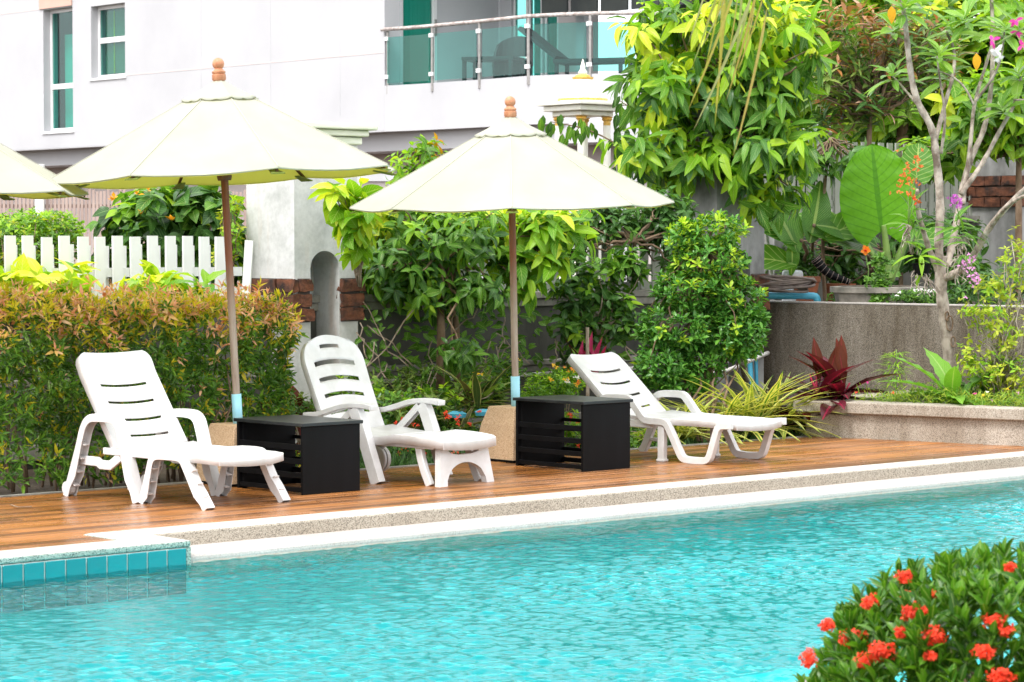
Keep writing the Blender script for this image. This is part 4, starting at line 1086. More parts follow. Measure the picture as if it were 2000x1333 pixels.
# ---- left lounger: arched arm frames, four-slot square back
def lounger_left():
    RL, RR_ = Vector((-2.857, 16.33, 0)), Vector((-2.336, 16.77, 0))
    d = Vector((.748, -.664, 0)).normalized(); org = (RL + RR_) / 2
    th = thing('plastic_lounger', org, 'white plastic lounger with square four-slot back and arched arms, left of both black tables', 'sun lounger', 'white plastic loungers on the deck', rz=math.atan2(d.y, d.x))
    for y in (-.325, .325):
        a = leg(th, [(-.005, .0), (.13, .385), (.145, .43), (.175, .48), (.215, .508), (.27, .516), (.40, .516), (.455, .505), (.49, .475), (.508, .43), (.522, .385), (.645, 0)], y, chan(.026, .036), 'arm_frame')
        for v_ in a.data.vertices:
            if v_.co.z < .33: f = (1 - v_.co.z / .33); v_.co.x += .018 * f * (1 if v_.co.x > (.06 if v_.co.x < .3 else .58) else -1)
        ribs(a, (.01, .03), (.14, .38), y, 4, .022, .031); ribs(a, (.62, .03), (.53, .34), y, 3, .02, .031)
        b_ = leg(th, [(.715, 0), (.785, .245), (.80, .28), (.83, .302), (.88, .308), (1.03, .308), (1.075, .30), (1.10, .27), (1.125, .23), (1.285, 0)], y * .97, chan(.024, .034), 'foot_frame')
        for v_ in b_.data.vertices:
            if v_.co.z < .22: f = (1 - v_.co.z / .22); v_.co.x += .015 * f * (1 if v_.co.x > (.75 if v_.co.x < 1 else 1.22) else -1)
        ribs(b_, (.725, .02), (.79, .26), y * .97, 3, .02, .029); ribs(b_, (1.28, .02), (1.13, .25), y * .97, 3, .02, .029)
        obj('wheel_boss', tube(bmesh.new(), [(-.03, y - .02, .05), (-.03, y + .02, .05)], .045, 14), MD['plastic'], th)
        leg(th, [(.07, .235), (.24, .232), (.27, .215), (.36, .215), (.46, .275)], y * .93, rect(.030, .012), 'side_bracket', 0)
        leg(th, [(.30, .305), (.80, .30)], y * .94, rect(.022, .012), 'side_rail', 0)
    hw = .315
    seatpanel([(.41, hw, .335), (.44, hw, .340), (.62, hw, .322), (.63, hw, .320), (.78, hw, .318), (.79, hw, .318), (.93, hw, .318), (.94, hw, .318), (1.08, hw * .99, .317), (1.09, hw * .99, .317), (1.22, hw * .97, .315), (1.31, hw * .93, .311), (1.335, hw * .85, .305)],
              th, 'seat', .040, round_=.055)
    for x in (.56, .72, .88, 1.04, 1.18):
        o = obj('seat_ridge', nbox(x - .005, x + .005, -.2, .2, .307, .3115), MD['plastic'], th); bevel(o, .003)
    backpanel(.405, .335, .005, .905, .30, .075, [(.115, .13), (.28, .295), (.455, .47), (.635, .652)][::-1] and [(.12, .148), (.30, .328), (.485, .513), (.67, .698)], .02, parent=th, headroll=.10, flange=.045, slw=.63)
    o = obj('hinge_bar', tube(bmesh.new(), [(.40, -.31, .315), (.40, .31, .315)], .014, 10), MD['plastic'], th)
    return th
lounger_left()

# ---- middle lounger: wheels, rounded arched-slot back, curved armrests
def lounger_mid():
    org = Vector((-.69, 17.44, 0)); d = Vector((.768, -.64, 0)).normalized()
    th = thing('plastic_lounger', org, 'white plastic lounger with rounded back, curved armrests and wheels, between the black tables', 'sun lounger', 'white plastic loungers on the deck', rz=math.atan2(d.y, d.x))
    for y in (-.345, .345):
        o = leg(th, [(-.66, .435), (-.55, .44), (-.42, .475), (-.28, .515), (-.12, .522), (-.02, .508)], y, rect(.018, .036), 'armrest', 2, bev=.012)
        o = leg(th, [(-.20, .497), (-.155, .43), (.015, 0)], y, chan(.042, .032), 'leg', 1)
        o = leg(th, [(-.46, .28), (-.38, .34), (-.215, .485)], y * .98, chan(.024, .026), 'arm_brace', 1)
    hw = .315
    pts = [(-.50, hw, .33), (-.46, hw, .345), (-.30, hw, .325), (-.15, hw, .312), (.0, hw, .315), (.10, hw, .33), (.13, hw, .335), (.25, hw, .332), (.38, hw * .98, .325), (.49, hw * .93, .315), (.53, hw * .86, .305)]
    seatpanel(pts, th, 'seat', .058, slots=(), round_=.03)
    for x in (.02, .16, .29): o = obj('seat_ridge', nbox(x - .004, x + .004, -.2, .2, .318, .3235), MD['plastic'], th)
    for y in (-.27, .27): leg(th, [(-.62, .20), (-.45, .25), (-.1, .27), (.45, .265)], y, rect(.018, .012), 'side_rail', 1)
    # foot-end panel with an arch
    b = bmesh.new(); prof = []
    A = [(-.325 + .0, 0), (-.225, 0)] + [(-.215 + .0, .07)] + [(-.20 + .40 * k / 10, .075 + .105 * math.sin(math.pi * k / 10) ** .55) for k in range(0, 11)] + [(.215, .07), (.225, 0), (.325, 0), (.285, .27)]
    B = [(.17, .27), (.15, .22), (.08, .185 + .015), (-.08, .20), (-.15, .22), (-.17, .27), (-.285, .27)]
    A = [(-.278, 0), (-.20, 0), (-.195, .04)] + [(-.188 + .376 * k / 12, .05 + .10 * math.sin(math.pi * k / 12) ** .55) for k in range(13)] + [(.195, .04), (.20, 0), (.278, 0), (.235, .30), (.19, .30), (.18, .25), (.14, .215), (.07, .203), (-.07, .203), (-.14, .215), (-.18, .25), (-.19, .30), (-.235, .30)]
    f_ = [b.verts.new((.50 - z * .12 + .01, y, z)) for y, z in A]; g_ = [b.verts.new((.455 - z * .12 + .01, y, z)) for y, z in A]
    b.faces.new(f_); b.faces.new(g_[::-1])
    for k in range(len(A)): b.faces.new((f_[k], g_[k], g_[(k + 1) % len(A)], f_[(k + 1) % len(A)]))
    bmesh.ops.triangulate(b, faces=[x for x in b.faces if len(x.verts) > 4])
    obj('foot_panel', b, MD['plastic'], th)
    for y in (-.25, .25):
        o = leg(th, [(.30, .27), (.33, .14), (.40, 0)], y, rect(.028, .02), 'leg', 1)
        w_ = obj('wheel', tube(bmesh.new(), [(0, -.034, 0), (0, -.006, 0)], .095, 28), MD['plastic'], th, smooth=True, angle=40); w_.location = (-.575, y * 1.16, .0955); bevel(w_, .006)
        w2_ = obj('tyre', tube(bmesh.new(), [(0, .004, 0), (0, .034, 0)], .095, 28), MD['plastic'], w_, smooth=True, angle=40)
        obj('hubcap', tube(bmesh.new(), [(0, -.044, 0), (0, -.033, 0)], .022, 16), MD['plastic_in'], w_, smooth=True, angle=40)
        leg(th, [(-.585, .10), (-.55, .20), (-.46, .29)], y * 1.16 + .002, rect(.035, .012), 'wheel_bracket', 1)
        obj('hinge_boss', tube(bmesh.new(), [(-.47, y - .03, .235), (-.47, y + .035, .235)], .045, 16), MD['plastic'], th, smooth=True, angle=40)
    backpanel(-.50, .325, -.768, .935, .285, .17, [(.155, .19), (.33, .37), (.505, .55), (.68, .73)], -.05, parent=th, elliptic=True, hwt=.30, handle=(.86, .90), flange=.045, bow=-.01, slw=.68)
    obj('hinge_bar', tube(bmesh.new(), [(-.50, -.30, .31), (-.50, .30, .31)], .014, 10), MD['plastic'], th)
    return th
lounger_mid()

# ---- right lounger: W-shaped runners, reclined back
def lounger_right():
    C, D = Vector((1.10, 18.93, 0)), Vector((1.555, 19.43, 0)); org = (C + D) / 2; d = Vector((.74, -.673, 0)).normalized()
    th = thing('plastic_lounger', org, 'white plastic lounger with reclined back and looped side legs, right of both black tables', 'sun lounger', 'white plastic loungers on the deck', rz=math.atan2(d.y, d.x))
    for y in (-.325, .325):
        leg(th, [(-.62, .38), (-.58, .43), (-.54, .45), (-.50, .458), (-.34, .460), (-.30, .45), (-.27, .42), (-.19, .33), (-.165, .305), (-.12, .296), (.0, .296), (.045, .288), (.07, .26), (.175, .075), (.20, .038), (.24, .024), (.40, .024), (.44, .036), (.462, .07), (.52, .25), (.54, .28), (.57, .292), (.65, .294)], y, rect(.026, .024), 'side_frame', 2, bev=.010)
        leg(th, [(0.0, .285), (0, .0)], y * .97, rect(.030, .024), 'leg', 0)
        o = obj('foot', nbox(-.036, .036, y * .97 - .03, y * .97 + .03, 0, .018), MD['plastic'], th); bevel(o, .004)
        for x in (.27, .39): obj('foot', nbox(x - .014, x + .014, y - .014, y + .014, -.001, .0), MD['plastic'], th)
        leg(th, [(-.55, .27), (-.60, .18), (-.66, .04), (-.70, .0)], y * .9, chan(.03, .02), 'leg', 1)
        leg(th, [(-.50, .10), (-.62, .10)], y * .9, rect(.014, .012), 'leg_brace', 0)
        leg(th, [(-.62, .275), (-.40, .272), (-.1, .27)], y * .93, rect(.03, .012), 'side_rail', 0)
    hw = .31
    seatpanel([(-.44, hw, .325), (-.41, hw, .335), (-.2, hw, .322), (-.1, hw, .32), (.02, hw, .318), (.15, hw, .317), (.28, hw, .317), (.41, hw, .316), (.54, hw * .99, .314), (.62, hw * .96, .309), (.655, hw * .88, .303)], th, 'seat', .045, round_=.05)
    for x in (-.02, .12, .26, .40): o = obj('seat_ridge', nbox(x - .006, x + .006, -.21, .21, .3055, .3115), MD['plastic'], th); bevel(o, .003)
    backpanel(-.445, .325, -.955, .775, .285, .06, [(.145, .178), (.345, .378), (.54, .573), (.735, .768)], .035, parent=th, flange=.05, headroll=-.04, slw=.62)
    obj('hinge_bar', tube(bmesh.new(), [(-.44, -.29, .31), (-.44, .29, .31)], .014, 10), MD['plastic'], th)
    return th
lounger_right()

# ================================================================== PLANTS
def axisup(d, k=.6):
    return (d * (1 - k) + Vector((random.gauss(0, .3), random.gauss(0, .3), k + random.gauss(0, .15)))).normalized()
def plant(name, base, label, cat='shrub', group=None): return thing(name, base, label, cat, group)
def stems(parent, segs, mat, name='stem', n=6):
    b = bmesh.new()
    for pts, rd in segs: tube(b, pts, rd, n)
    return obj(name, b, mat, parent, world=True, smooth=True)
def branches(parent, p0, targets, r0, r1, mat, seed=1, k=.0, name='branches'):
    b = bmesh.new(); rr = random.Random(seed)
    for i, q in enumerate(targets):
        pts = wobble(p0, q, 6, .08, seed * 100 + i)
        tube(b, pts, [r0 + (r1 - r0) * (j / 6) for j in range(7)], 5)
    return obj(name, b, mat, parent, world=True, kind='stuff', smooth=True)
def crown(parent, blobs, ncl, nl, L, tpl, mats, wts, n_ind=60, tilt=(45, 85), droop=.15, up=.6, shell=.5, mats_top=None, base=None, r0=.02, bmat=None, nb=24, seed=1):
    random.seed(seed); lst = []; pts = blobpoints(blobs, ncl, shell)
    zc = sum(p.z for p, d in pts) / len(pts); zr_ = max(p.z for p, d in pts) - zc + .01
    for p, d in pts:
        w_ = list(wts)
        if mats_top is not None:
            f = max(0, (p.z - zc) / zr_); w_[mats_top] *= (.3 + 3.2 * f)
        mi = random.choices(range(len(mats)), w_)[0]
        rosette(lst, p, axisup(d, up), nl, L, tilt, droop, mi)
    leafset(parent, tpl, lst, mats, n_ind)
    if base is not None:
        tg = [p for p, d in random.sample(pts, min(nb, len(pts)))]
        branches(parent, base, tg, r0, .004, bmat or MD['bark'], seed)
    return pts

# ---- clipped hedge
random.seed(11)
hs0, hs1, ht0, ht1 = ST(-70, 14.9), ST(530, 14.9), 14.48, 15.2
hd = plant('clipped_hedge', W((hs0 + hs1) / 2, 14.9, 0), 'long clipped hedge with copper-orange new tips behind the left lounger', 'hedge')
lst = []
def htop(s): return 1.18 + .07 * mnoise.noise(Vector((s * 1.3, 0, 0))) + .07 * mnoise.noise(Vector((s * 5, 3, 0)))
for k in range(4400):
    s = random.uniform(hs0, hs1); q = random.random()
    ends = min(1, (hs1 - s) / .25)
    zt = htop(s) * (1 - .12 * (1 - max(0, ends)))
    if q < .70:
        z = .02 + (zt - .02) * random.random() ** .75; t_ = ht0 + .02 + .30 * mnoise.noise(Vector((s * 3.2, z * 3.6, 1))) + random.uniform(0, .16); ax = Vector((.45, -.75, .55))
    elif q < .9: z = zt + random.uniform(-.06, .05) + (random.random() ** 6) * .14; t_ = random.uniform(ht0, ht1); ax = Vector((0, -.15, 1))
    else: z = random.uniform(.3, zt); t_ = random.uniform(ht0 + .15, ht1); ax = Vector((0, -.5, .6))
    f = (z / zt)
    pk = max(0, (f - .74) * 3.0) * (.5 + .9 * (mnoise.noise(Vector((s * 1.1, 7, 0))) + .3))
    pt = mnoise.noise(Vector((s * 2.7, z * 3, 4)))
    r_ = random.random()
    if f > .80 + .10 * mnoise.noise(Vector((s * 2.3, 0, 9))) and r_ < .36 + (f - .8) * 2.4: mi = 2 if random.random() < .5 else 1
    elif r_ < max(0, (f - .5) * .6) + max(0, pt) * .40 - .04: mi = 1 if random.random() < .62 else 2
    elif r_ < .10: mi = 1
    else: mi = 0
    p = W(s, t_, z); rosette(lst, p, ax + Vector((random.gauss(0, .5), random.gauss(0, .35), random.gauss(0, .35))), random.choice((4, 5, 6)), .068, (12, 66), .06, mi, .35)
leafset(hd, leaf_tpl(3, .30, .75, .25, .3), lst, [LM['hgreen'], LM['hyellow'], LM['hpink']], 300)
sg = []
for k in range(60):
    s = random.uniform(hs0, hs1 - .1); t_ = random.uniform(ht0 + .12, ht1)
    p = W(s, t_, -.05); sg.append((wobble(p, p + Vector((random.uniform(-.12, .12), random.uniform(-.1, .1), random.uniform(.5, 1.0))), 5, .05, k), [.011, .010, .009, .008, .006, .004]))
stems(hd, sg, MD['bark']).__setitem__('kind', 'stuff')

# ---- lime-leaved bushes between hedge and fence
def lime_bush(label, blobs, base, ncl, L, n_ind, mats=None, wts=(3, 2), seed=1, tpl=T_BROAD, nl=6, up=.55, droop=.3, group='lime-leaved bushes', cat='shrub', name='lime_bush', tilt=(45, 85), bmat=None):
    th = plant(name, base, label, cat, group)
    crown(th, blobs, ncl, nl, L, tpl, mats or [LM['lime'], LM['limeg']], wts, n_ind, tilt, droop, up, .35, 0, base, .012, bmat or MD['stemgreen'], 10, seed)
    return th
lime_bush('lime bush with a tall shoot above the hedge at the far left', [(95, 560, 18.9, 100, 34, .3), (118, 505, 18.9, 26, 20, .12), (40, 560, 18.9, 50, 24, .2)], W(ST(95, 15.9), 15.9, 0), 34, .21, 120, seed=21)
lime_bush('lime bush spreading over the hedge just left of the umbrella pole', [(330, 578, 19.1, 90, 28, .3), (300, 560, 19.1, 45, 16, .2)], W(ST(325, 15.8), 15.8, 0), 34, .20, 110, seed=22)
lime_bush('yellow-green sprig hanging over the right side of the niche pillar', [(672, 385, 19.9, 34, 24, .15), (690, 425, 19.9, 26, 30, .15), (700, 470, 20, 18, 30, .15)], PD(702, 560, 20.2), 22, .20, 100, wts=(2, 2), seed=23, droop=.5, bmat=MD['twig'])

# ---- behind the fence, left
a = plant('feathery_shrub', PD(60, 480, 21.5), 'fine-leaved light green shrub behind the fence at the far left', 'shrub'); a.location.z = 0
crown(a, [(70, 470, 21.5, 90, 62, .5), (20, 455, 21.6, 60, 40, .4), (110, 450, 21.5, 55, 35, .3), (60, 540, 21.6, 110, 60, .4)], 1500, 6, .05, T_SMALLR, [LM['mid'], LM['limeg'], LM['shrubY']], (4, 3, 1), 60, base=Vector((a.location.x, 21.6, .0)), seed=31, mats_top=1)
a = plant('broad_leaved_shrub', PD(330, 480, 21.2), 'big dark-leaved shrub with orange-tinged buds behind the fence', 'shrub'); a.location.z = 0
crown(a, [(300, 440, 21.2, 110, 72, .45), (400, 420, 21.2, 65, 65, .4), (240, 500, 21.2, 60, 50, .3), (420, 500, 21.3, 60, 70, .3), (330, 520, 21.3, 120, 50, .3)], 230, 6, .17, T_HEART, [LM['dark'], LM['mid'], LM['limeg']], (5, 4, 1), 280, droop=.55, up=.35, base=Vector((a.location.x, 21.3, 0)), seed=32, mats_top=2)
random.seed(5); bl = []
for px, py in ((222, 388), (268, 380), (218, 392), (275, 418), (335, 430), (210, 365), (290, 372)):
    rosette(bl, PD(px, py, 20.8), (0, -.3, 1), 5, .05, (20, 60), 0, 0)
leafset(a, T_PETAL, bl, [PM['deadleaf']], 40, name='bud')
a = plant('small_yellow_vine', PD(450, 480, 20.6), 'thin yellow-green vine on the fence beside the niche pillar', 'vine'); a.location.z = 1.2
crown(a, [(452, 440, 20.6, 22, 60, .15), (440, 500, 20.6, 22, 40, .15)], 90, 5, .06, T_SMALLR, [LM['limeg'], LM['shrubY']], (2, 1), 60, seed=33, base=Vector((a.location.x, 20.6, 1.2)), r0=.006)

# ---- trees and shrubs in the bed before the mossy wall
def tree(name, label, trunkpts, rad, bmat, blobs, ncl, nl, L, tpl, mats, wts, n_ind, tilt=(45, 85), droop=.2, up=.5, mats_top=None, seed=1, nb=30, shell=.45, cat='tree', group=None, r0=None):
    th = plant(name, Vector((trunkpts[0][0], trunkpts[0][1], trunkpts[0][2])), label, cat, group)
    b = bmesh.new(); tube(b, smooth_path(trunkpts, 2), [rad * (1 - .45 * k / (len(smooth_path(trunkpts, 2)) - 1)) for k in range(len(smooth_path(trunkpts, 2)))], 10)
    obj('trunk', b, bmat, th, world=True, smooth=True)
    crown(th, blobs, ncl, nl, L, tpl, mats, wts, n_ind, tilt, droop, up, shell, mats_top, Vector(trunkpts[-1]), r0 or rad * .5, bmat, nb, seed)
    return th
Yd = 20.9
tree('dark_leaved_tree', 'small bushy green tree with brown trunk behind the middle lounger', [G(858, 852), PD(860, 740, Yd), PD(862, 640, Yd), PD(858, 560, Yd), PD(864, 500, Yd)], .045, MD['bark'],
     [(830, 465, Yd, 100, 70, .45), (905, 455, Yd, 90, 70, .45), (770, 520, Yd - .2, 60, 55, .3), (850, 560, Yd, 90, 60, .4), (930, 570, Yd - .2, 60, 40, .3), (800, 545, Yd, 60, 40, .3), (895, 690, Yd - .4, 40, 36, .2)],
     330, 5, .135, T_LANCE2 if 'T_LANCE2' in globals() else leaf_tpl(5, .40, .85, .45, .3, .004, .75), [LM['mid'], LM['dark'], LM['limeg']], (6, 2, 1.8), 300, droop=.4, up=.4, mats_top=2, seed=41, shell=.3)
tree('lime_leaved_tree', 'taller lime-leaved tree with slim reddish trunk under the right umbrella', [G(898, 848), PD(893, 730, Yd + .3), PD(892, 640, Yd + .3), PD(884, 540, Yd + .3), PD(900, 470, Yd + .4)], .035, MD['bark'],
     [(1075, 440, Yd + .4, 95, 38, .35), (1010, 470, Yd + .4, 70, 50, .35), (960, 430, Yd + .5, 90, 45, .4), (1010, 540, Yd + .2, 40, 40, .25), (770, 440, Yd + .5, 70, 40, .3), (735, 430, Yd + .3, 50, 40, .3), (1060, 500, Yd + .3, 50, 30, .25), (740, 520, Yd + .3, 36, 36, .2)],
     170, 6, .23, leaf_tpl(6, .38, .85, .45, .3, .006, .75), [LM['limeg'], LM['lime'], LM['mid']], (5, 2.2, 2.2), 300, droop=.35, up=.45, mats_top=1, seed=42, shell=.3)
tree('glossy_leaved_shrub', 'glossy dark green climbing shrub against the mossy wall left of the round clipped shrub', [G(1190, 845), PD(1178, 740, 22), PD(1165, 660, 22)], .018, MD['twig'],
     [(1150, 560, 22, 70, 55, .25), (1200, 620, 22, 55, 60, .25), (1150, 690, 22, 50, 45, .2), (1215, 520, 22, 45, 40, .2), (1120, 620, 22, 40, 60, .2)], 190, 6, .115, leaf_tpl(4, .5, .85, .3, .25), [LM['dark'], LM['mid'], LM['limeg']], (5, 4, .7), 240, droop=.2, up=.5, mats_top=2, seed=43, shell=.2, cat='shrub')
tree('dark_climber', 'very dark climber covering the picket fence behind the right umbrella tip', [W(ST(1230, 16.8), 16.8, 0), W(ST(1235, 16.8), 16.8, .9), PD(1240, 470, 22.6)], .03, MD['bark'],
     [(1190, 430, 22.7, 90, 45, .25), (1290, 430, 22.9, 70, 65, .25), (1330, 480, 23, 40, 80, .2), (1110, 470, 22.5, 60, 40, .15)], 330, 6, .10, leaf_tpl(4, .45, .85, .3, .25), [LM['dark'], LM['mid']], (5, 1), 150, droop=.3, seed=44, shell=.2, cat='climber')
# clipped ficus, in tiers
Yf = 21.6
tree('clipped_ficus', 'dense round clipped shrub in tiers beside the right lounger', [G(1378, 862), PD(1385, 760, Yf), PD(1390, 600, Yf), PD(1385, 470, Yf)], .028, MD['bark'],
     [(1400, 458, Yf, 58, 38, .26), (1335, 464, Yf, 32, 28, .20), (1385, 510, Yf, 72, 40, .34), (1360, 570, Yf, 82, 44, .40), (1430, 590, Yf, 62, 48, .35), (1330, 640, Yf, 84, 50, .42), (1430, 655, Yf, 66, 52, .38), (1300, 715, Yf - .1, 56, 52, .34), (1355, 720, Yf, 56, 50, .34), (1425, 640, Yf, 70, 60, .3)],
     1900, 7, .072, T_OBOV, [LM['ficus'], LM['ficusy']], (6, .9), 300, tilt=(35, 75), droop=.0, up=.55, mats_top=1, seed=45, nb=70, shell=.72, cat='shrub')
fth = COL.objects.get('clipped_ficus')
sg = [(wobble(G(1378 + dx, 862), PD(1378 + dx * 3.2, 700, Yf), 6, .06, k), [.018, .016, .014, .012, .01, .008, .006]) for k, dx in enumerate((-14, -6, 6, 14, 20))]
sg += [(wobble(PD(1380, 770, Yf), PD(1330 + 30 * k, 700, Yf - .1), 4, .1, 50 + k), [.008, .007, .006, .005, .004]) for k in range(5)]
stems(fth, sg, MD['bark'])
tag(obj('slanting_trunk', tube(bmesh.new(), smooth_path([G(1470, 800), PD(1452, 720, 22.9), PD(1436, 650, 23.0)], 2), .032, 10), MD['palebark'], smooth=True), 'bare grey slanting trunk behind the round clipped shrub', 'tree trunk')
stake = tag(obj('garden_stake', tube(bmesh.new(), [PD(1148, 800, 21.4), PD(1147, 640, 21.4)], .016, 6), MD['twig']), 'short grey wooden stake behind the right lounger backrest', 'stake')

# ---- big drooping tree right of the right umbrella
Ym = 23.6
tree('drooping_tree', 'large tree with long drooping bright green leaves above the clipped shrub', [W(ST(1405, 16.9), 16.9, 0), PD(1408, 520, Ym), PD(1406, 400, Ym), PD(1400, 330, Ym), PD(1415, 220, Ym)], .05, MD['bark'],
     [(1300, 80, Ym, 90, 90, .6), (1420, 60, Ym, 110, 90, .7), (1290, 170, Ym - .1, 80, 60, .5), (1400, 190, Ym, 110, 80, .7), (1510, 200, Ym, 70, 90, .5), (1250, 300, Ym - .2, 75, 38, .4), (1330, 300, Ym, 100, 60, .5), (1450, 300, Ym - .2, 90, 60, .5), (1545, 270, Ym - .2, 45, 50, .4), (1530, 90, Ym, 90, 90, .6), (1500, 370, Ym - .2, 60, 40, .3)],
     560, 6, .225, T_MANGO, [LM['limeg'], LM['mid'], LM['lime'], LM['dark']], (3.8, 3.6, 2.0, 1.1), 300, tilt=(20, 75), droop=.70, up=.25, mats_top=2, seed=46, nb=60, shell=.35, r0=.03)  # lime gathers at the top: pale shoots, with top light painted in
# small compound-leaf branch in front of the shrine
a = plant('leafy_branch', PD(1250, 480, 24.5), 'dark leafy branch reaching left in front of the domed shrine', 'branch'); a.location.z = 2.4
bp = smooth_path([PD(1290, 345, 24.5), PD(1220, 290, 24.5), PD(1150, 252, 24.5), PD(1075, 238, 24.5)], 2)
stems(a, [(bp, [.012 - .008 * k / (len(bp) - 1) for k in range(len(bp))])], MD['bark'])
random.seed(47); lst = []
for k in range(60):
    p = random.choice(bp) + Vector((random.gauss(0, .08), random.gauss(0, .08), random.gauss(0, .04))); lst.append((p, Vector((random.uniform(-.5, .4), random.uniform(-.3, .3), -1)).normalized(), Vector((.3, -1, .3)), random.uniform(.10, .17), random.choice((0, 0, 1))))
for k in range(46):
    p = PD(random.uniform(1205, 1300), random.uniform(160, 330) * .6 + 90, 24.4); lst.append((p, Vector((random.uniform(-.7, .3), random.uniform(-.3, .3), -.8)).normalized(), Vector((.2, -1, .5)), random.uniform(.10, .18), random.choice((0, 1))))
leafset(a, leaf_tpl(4, .42, .8, .3, .3), lst, [LM['mid'], LM['dark']], 106)
stems(a, [(wobble(PD(1310, 250, 24.5), PD(1200, 190, 24.5), 5, .04, 4), [.01, .009, .008, .006, .005, .004])], MD['bark'])
# little shrub above the canopy of the right umbrella
tree('orange_tipped_shrub', 'slim yellow-green shrub with orange tips rising behind the right umbrella', [PD(810, 480, 22.2) - Vector((0, 0, 1.5)), PD(812, 380, 22.2), PD(815, 330, 22.2)], .012, MD['twig'],
     [(820, 320, 22.2, 62, 34, .2), (830, 290, 22.2, 35, 20, .12), (790, 345, 22.2, 34, 20, .12)], 60, 5, .11, leaf_tpl(4, .42, .8, .4, .3), [LM['limeg'], LM['mid'], PM['deadleaf']], (5, 2, .5), 120, droop=.3, seed=48, shell=.2, cat='shrub', mats_top=2)

# ---- bronze-leaved tree and the trees that close the view behind
tree('bronze_leaved_tree', 'spreading tree with narrow bronze and olive leaves behind the giant round leaf', [PD(1700, 480, 26) - Vector((0, 0, .6)), PD(1698, 330, 26), PD(1697, 270, 26), PD(1700, 225, 26)], .04, MD['bark'],
     [(1680, 60, 26, 130, 60, .7), (1620, 130, 26, 80, 60, .5), (1740, 130, 26, 110, 60, .6), (1690, 200, 26, 130, 50, .6), (1820, 100, 26, 60, 70, .5), (1640, 240, 26, 50, 30, .4)],
     250, 8, .19, leaf_tpl(4, .24, .85, .25, .3), [LM['brown'], LM['olive'], LM['dark']], (4, 4, 1.5), 300, tilt=(45, 80), droop=.05, up=.75, mats_top=0, seed=49, nb=110, shell=.3)
tree('backdrop_tree', 'bright yellow-green tree filling the upper right behind the bare branches', [PD(1760, 480, 31) - Vector((0, 0, .6)), PD(1760, 300, 31), PD(1770, 100, 31)], .10, MD['bark'],
     [(1600, 20, 31, 140, 80, .8), (1760, 20, 31, 140, 90, .8), (1900, 30, 31, 140, 110, .9), (1700, 170, 31, 150, 90, .6), (1880, 190, 31, 140, 90, .8), (1980, 120, 31, 110, 130, .8), (1560, 140, 31, 80, 90, .5), (1800, 270, 31.5, 160, 50, .5)],
     620, 7, .26, T_BROAD, [LM['limeg'], LM['mid'], LM['lime']], (5, 3, 1.5), 120, droop=.4, seed=50, shell=.3, mats_top=2)
tree('right_edge_tree', 'green shrubby tree hanging over the brick pillar at the right edge', [PD(1990, 480, 27) - Vector((0, 0, .6)), PD(1990, 300, 27)], .05, MD['bark'],
     [(1960, 200, 27, 80, 70, .5), (1990, 260, 27, 70, 40, .4), (1830, 300, 27.5, 60, 40, .3), (1900, 250, 27, 60, 40, .3)], 170, 7, .20, leaf_tpl(4, .45, .8, .4, .3), [LM['limeg'], LM['mid']], (4, 4), 120, droop=.5, seed=51, shell=.3)
tree('terrace_sapling', 'thin sapling with brown bark in front of the terrace fence', [G(1612, 600, 1.0), PD(1606, 480, 25), PD(1610, 360, 25), PD(1622, 270, 25)], .022, MD['bark'],
     [(1600, 320, 25, 40, 30, .2), (1640, 300, 25, 40, 30, .2)], 26, 5, .17, leaf_tpl(4, .4, .8, .4, .3), [LM['mid'], LM['dark']], (1, 1), 80, droop=.5, seed=52)

# ---- frangipani with bare pale branches
Yp = 22.0
fp = plant('frangipani_tree', PD(1858, 790, Yp), 'pale-barked frangipani with bare forking branches rising from the raised bed', 'tree'); fp.location.z = .26
def PT(l, Y0=Yp, dy=0): return [PD(x, y, Y0 + dy * k / max(1, len(l) - 1)) for k, (x, y) in enumerate(l)]
def limb(l, r0, r1, dy=0, Y0=Yp, name='branch'):
    pts = smooth_path(PT(l, Y0, dy), 2); n = len(pts)
    rd = [.84 * (r0 + (r1 - r0) * k / (n - 1)) * (1 + .10 * math.sin(k * 2.3)) for k in range(n)]
    return obj(name, tube(bmesh.new(), pts, rd, 10), MD['palebark'], fp, world=True, smooth=True)
limb([(1858, 795), (1856, 735), (1850, 660), (1842, 600), (1836, 548), (1838, 500)], .066, .060, name='trunk')
limb([(1840, 560), (1832, 480), (1838, 400), (1828, 300), (1822, 250), (1790, 200), (1776, 130), (1770, 60), (1762, 0), (1758, -30)], .052, .020, -.3)
limb([(1832, 530), (1812, 480), (1800, 440), (1790, 400), (1792, 372)], .034, .018, -.4)
limb([(1822, 260), (1812, 230), (1780, 190), (1740, 145)], .022, .008, .3)
limb([(1826, 280), (1846, 200), (1862, 150), (1866, 100), (1848, 62)], .026, .012, .3)
limb([(1838, 300), (1848, 230), (1836, 160), (1830, 110)], .018, .008, -.3)
limb([(1842, 545), (1878, 530), (1902, 500), (1928, 450), (1960, 410), (2010, 362)], .044, .026, -.8)
limb([(1925, 455), (1950, 420), (1985, 388), (2020, 378)], .022, .014, -1.1, Yp - .3)
limb([(1850, 520), (1868, 440), (1880, 360), (1900, 300), (1925, 250), (1938, 160), (1940, 60), (1935, -20)], .040, .018, .5)
limb([(1876, 380), (1920, 320), (1950, 260), (1985, 200), (1994, 150)], .030, .014, .2)
limb([(1880, 400), (1896, 280), (1902, 200), (1925, 130), (1942, 70)], .026, .012, .8)
limb([(1902, 205), (1885, 170), (1862, 150), (1835, 140)], .013, .007, 0)
limb([(1905, 198), (1935, 160), (1955, 120), (1962, 60)], .018, .009, -.2)
limb([(1980, 196), (2005, 196), (2030, 190)], .014, .010, 0)
random.seed(53); lst = []
